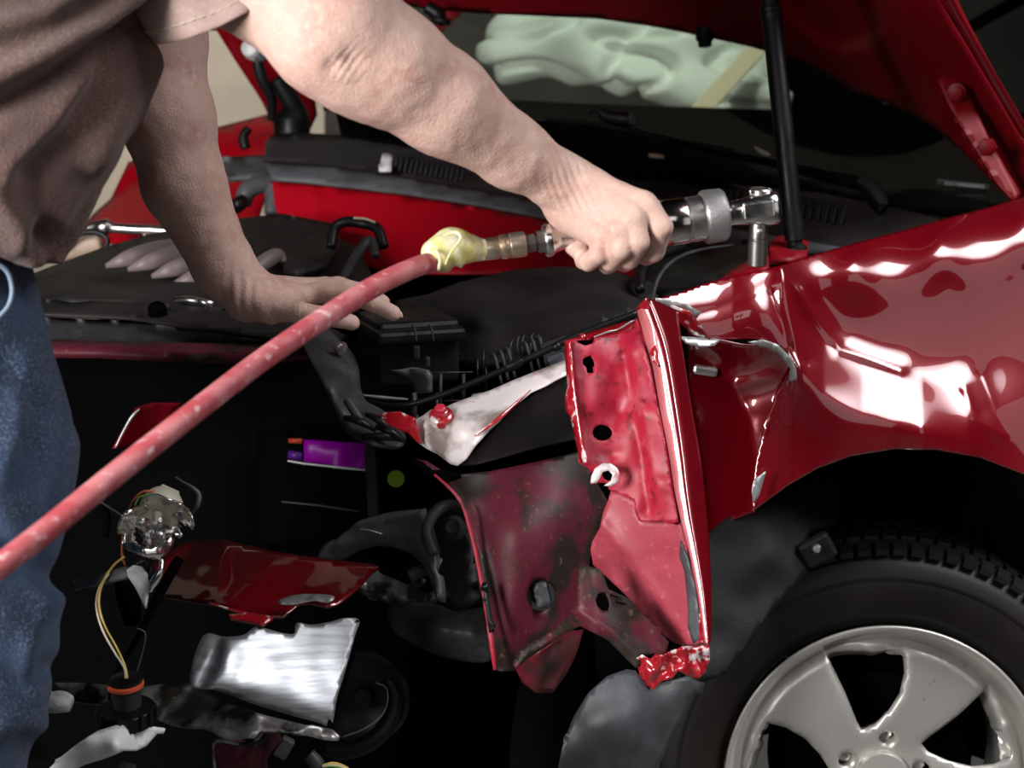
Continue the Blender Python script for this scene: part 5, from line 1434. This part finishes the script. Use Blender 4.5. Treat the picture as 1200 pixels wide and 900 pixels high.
for pl, amp, wd in (([(-60, 560), (0, 640), (60, 680)], -.008, 16), ([(-40, 700), (20, 720), (70, 700)], .008, 20), ([(75, 520), (60, 620), (40, 680)], .006, 18), ([(-20, 790), (30, 800), (60, 780)], -.008, 14),
                    ([(-20, 860), (20, 840), (50, 850)], .008, 16), ([(0, 560), (20, 500), (30, 420)], .004, 16), ([(50, 700), (30, 760), (40, 820)], .006, 12), ([(0, 420), (40, 470), (75, 500)], -.004, 12)):
    d = segdist(px, py, np.array(pl, float), closed=False)
    fold += amp * np.exp(-(d / wd) ** 2)
fold += np.array([.004 * noise.noise(Vector(v * 9)) for v in V])
V = V + N * fold[:, None]
mesh_obj('jeans', V, F, M_denim, man)
tube('pocket_seam', [(-8, 306, 1.213, 2.5), (8, 318, 1.222, 2.5), (14, 338, 1.228, 2.5), (10, 358, 1.225, 2.5), (-4, 374, 1.22, 2.5)], mat('light_denim_edge', (.2, .27, .36), .8), man, seg=8)

# ------------------------------------------------------------------ broken lamp, wires, plug
lamp = thing('broken_headlamp_reflector', 'broken headlamp reflector with its clear bulb and cream socket dangling on wires', 'lamp', P(180, 640, 1.6))
lax = (P(180, 650, 1.55) - P(192, 590, 1.63)).normalized()
lathe('bulb_socket', P(190, 592, 1.625), lax, [(-.012, .012), (-.006, .019), (.004, .022), (.012, .022), (.016, .019), (.016, 0)], M_cream, lamp, seg=28)
box('socket_plug', (196, 580, 1.628), (.020, .016, .013), M_cream, lamp, roll=25, bevel=.002)
# reflector bowl pieces: broken shell of a parabolic dish
bx, by, bz = basis(lax, F_)
vs = []; fs = []
nr, nsg = 8, 40
c0 = P(188, 600, 1.615)
for i in range(nr + 1):
    t = i / nr
    for k in range(nsg + 1):
        q = 2 * math.pi * k / nsg
        r = .012 + .026 * math.sqrt(t)
        vs.append(c0 + lax * (.030 * t + .003 * math.sin(q * 5)) + (bx * math.cos(q) + by * math.sin(q)) * r)
for i in range(nr):
    for k in range(nsg):
        q = 2 * math.pi * k / nsg
        lim = nr * (.62 + .45 * math.sin(q * 2 + .4) + .2 * math.sin(q * 7))
        mid = (vs[i * (nsg + 1) + k] - c0)
        if i > lim or (mid.dot(F_) < -.002 and i > 1 and abs(mid.dot(R_)) < .024):
            continue
        a = i * (nsg + 1) + k
        fs.append((a, a + 1, a + nsg + 2, a + nsg + 1))
mesh_obj('reflector_bowl', vs, fs, M_chrome, lamp, solid=.0018)
plate('reflector_flap', [(137, 618), (141, 607), (150, 598), (166, 592), (174, 598), (164, 606), (160, 618), (150, 624), (139, 626)],
      [(137, 618, 1.585), (166, 592, 1.60), (150, 624, 1.59), (152, 606, 1.575)], M_chrome, lamp, step=4, thick=.002, curve=True, rough=.006, rscale=14)
plate('reflector_flap', [(144, 640), (152, 634), (166, 640), (182, 640), (196, 634), (203, 624), (205, 634), (198, 648), (186, 656), (174, 654), (158, 648)],
      [(144, 640, 1.585), (203, 624, 1.60), (186, 656, 1.58), (172, 642, 1.565)], M_chrome, lamp, step=4, thick=.002, curve=True, rough=.006, rscale=14)
bulb = lathe('bulb', P(183, 605, 1.59), lax, [(0, .008), (.004, .010), (.010, .015), (.018, .0165), (.026, .014), (.031, .008), (.032, 0)], M_bulb, lamp, seg=24)
lathe('filament_post', P(184, 604, 1.59), lax, [(0, .005), (.006, .004), (.012, .002), (.018, .002), (.018, 0)], M_cream, bulb, seg=12)
br = thing('lamp_holder_bracket', 'grey plastic lamp bracket with a torn light tab below the bulb', 'bracket', P(150, 690, 1.6))
plate('bracket_arm', [(80, 680), (110, 674), (148, 663), (152, 672), (148, 676), (112, 684), (84, 690)], [(80, 680, 1.64), (150, 664, 1.60), (84, 690, 1.63)], M_grey, br, step=5, thick=.006, rough=.002, rscale=20)
plate('torn_tab', [(148, 668), (156, 662), (166, 664), (172, 672), (173, 686), (170, 713), (166, 704), (158, 688), (150, 676)], [(148, 668, 1.59), (172, 672, 1.585), (170, 713, 1.58)], M_white, br, step=4, thick=.003, rough=.004, rscale=12)
tube('bracket_ring', [(160, 662, 1.61, 3), (170, 657, 1.61, 4), (176, 664, 1.605, 4), (174, 674, 1.60, 3)], M_black, br, seg=10)
tube('glass_shard', [(190, 655, 1.585, 2), (188, 668, 1.582, 5), (180, 682, 1.58, 5), (176, 694, 1.58, 2)], M_chrome, br, seg=6, rn=.4)
wr = thing('lamp_wires', 'orange, yellow and white wires curving from the bulb down to the plug', 'wires', P(148, 790, 1.6))
tube('orange_wire', [(184, 577, 1.61, 1.4), (168, 576, 1.60, 1.4), (156, 586, 1.60, 1.4), (150, 600, 1.61, 1.4), (144, 625, 1.62, 1.4), (143, 650, 1.62, 1.4), (146, 662, 1.62, 1.4)], M_wire_o, wr, seg=8)
tube('green_wire', [(180, 580, 1.60, 1.2), (164, 582, 1.60, 1.2), (158, 592, 1.60, 1.2)], M_wire_g, wr, seg=8)
tube('yellow_wire', [(146, 652, 1.615, 1.5), (132, 664, 1.61, 1.5), (120, 684, 1.60, 1.5), (116, 706, 1.59, 1.5), (122, 732, 1.585, 1.5), (136, 758, 1.58, 1.5), (146, 780, 1.575, 1.5), (149, 795, 1.575, 1.5)], M_wire_y, wr, seg=8)
tube('white_wire', [(128, 672, 1.605, 1.3), (116, 690, 1.60, 1.3), (113, 712, 1.59, 1.3), (120, 738, 1.58, 1.3), (134, 764, 1.575, 1.3), (145, 782, 1.57, 1.3), (147, 795, 1.57, 1.3)], M_wire_w, wr, seg=8)
pg = thing('lamp_plug_connector', 'black round lamp plug with an orange seal hanging above the white plastic scrap', 'connector', P(146, 850, 1.58))
up_ = Vector((.03, .1, -1))
lathe('plug_top', P(147, 793, 1.585), up_, [(0, .006), (.002, .016), (.006, .0165), (.0065, .017), (.0072, .017), (.0072, 0)], M_black, pg, seg=24)
lathe('seal_ring', P(147, 799.5, 1.585), up_, [(0, .0165), (.001, .0178), (.004, .0178), (.005, .0165), (.005, 0)], M_seal, pg, seg=28)
lathe('plug_body', P(147.4, 805, 1.586), up_, [(0, .017), (.001, .014), (.010, .0135), (.022, .0135), (.022, 0)], M_greyd, pg, seg=24)
ck = lathe('locking_ring', P(148, 829, 1.588), up_, [(0, .0265), (.001, .0275), (.015, .0275), (.016, .0265), (.016, 0)], M_black, pg, seg=32)
for k in range(16):
    q = 2 * math.pi * k / 16
    c = P(148, 838, 1.588) + Vector((math.cos(q), math.sin(q), 0)) * .0275
    vs = [c + Vector((sx * .0016 * -math.sin(q) + sr * .002 * math.cos(q), sx * .0016 * math.cos(q) + sr * .002 * math.sin(q), sz * .0075)) for sx in (-1, 1) for sr in (-1, 1) for sz in (-1, 1)]
    mesh_obj('grip_rib', vs, [(0, 1, 3, 2), (4, 6, 7, 5), (0, 4, 5, 1), (1, 5, 7, 3), (3, 7, 6, 2), (2, 6, 4, 0)], M_black, ck, smooth=False)
tube('plug_clip', [(128, 800, 1.58, 2.4), (128, 820, 1.58, 2.2)], M_black, pg, seg=6, n=1)
sc = plate('white_plastic_scrap', [(56, 902), (70, 888), (90, 872), (115, 856), (135, 850), (160, 849), (178, 851), (194, 854), (192, 860), (184, 860), (172, 874), (160, 880), (145, 880), (136, 884), (120, 890), (100, 896), (80, 906), (66, 930), (50, 930)],
           [(56, 902, 1.55), (135, 850, 1.56), (194, 854, 1.60), (160, 880, 1.575), (110, 878, 1.535), (136, 872, 1.53), (66, 930, 1.56)], M_white, None, step=5, thick=.003, rough=.006, rscale=22,
           extra=lambda x, y: ridge(x, y, [(134, 850), (140, 882)], -.006, 6))
tag(sc, 'torn white plastic scrap under the round plug', 'scrap')
fm = tube('foam_scrap', [(38, 822, 1.62, 9), (46, 820, 1.62, 12), (60, 823, 1.62, 12), (74, 823, 1.62, 12), (84, 825, 1.62, 9)], M_foam, None, seg=20, n=5, rn=.35)
tag(fm, 'small grey foam scrap beside the knee of the jeans', 'scrap')
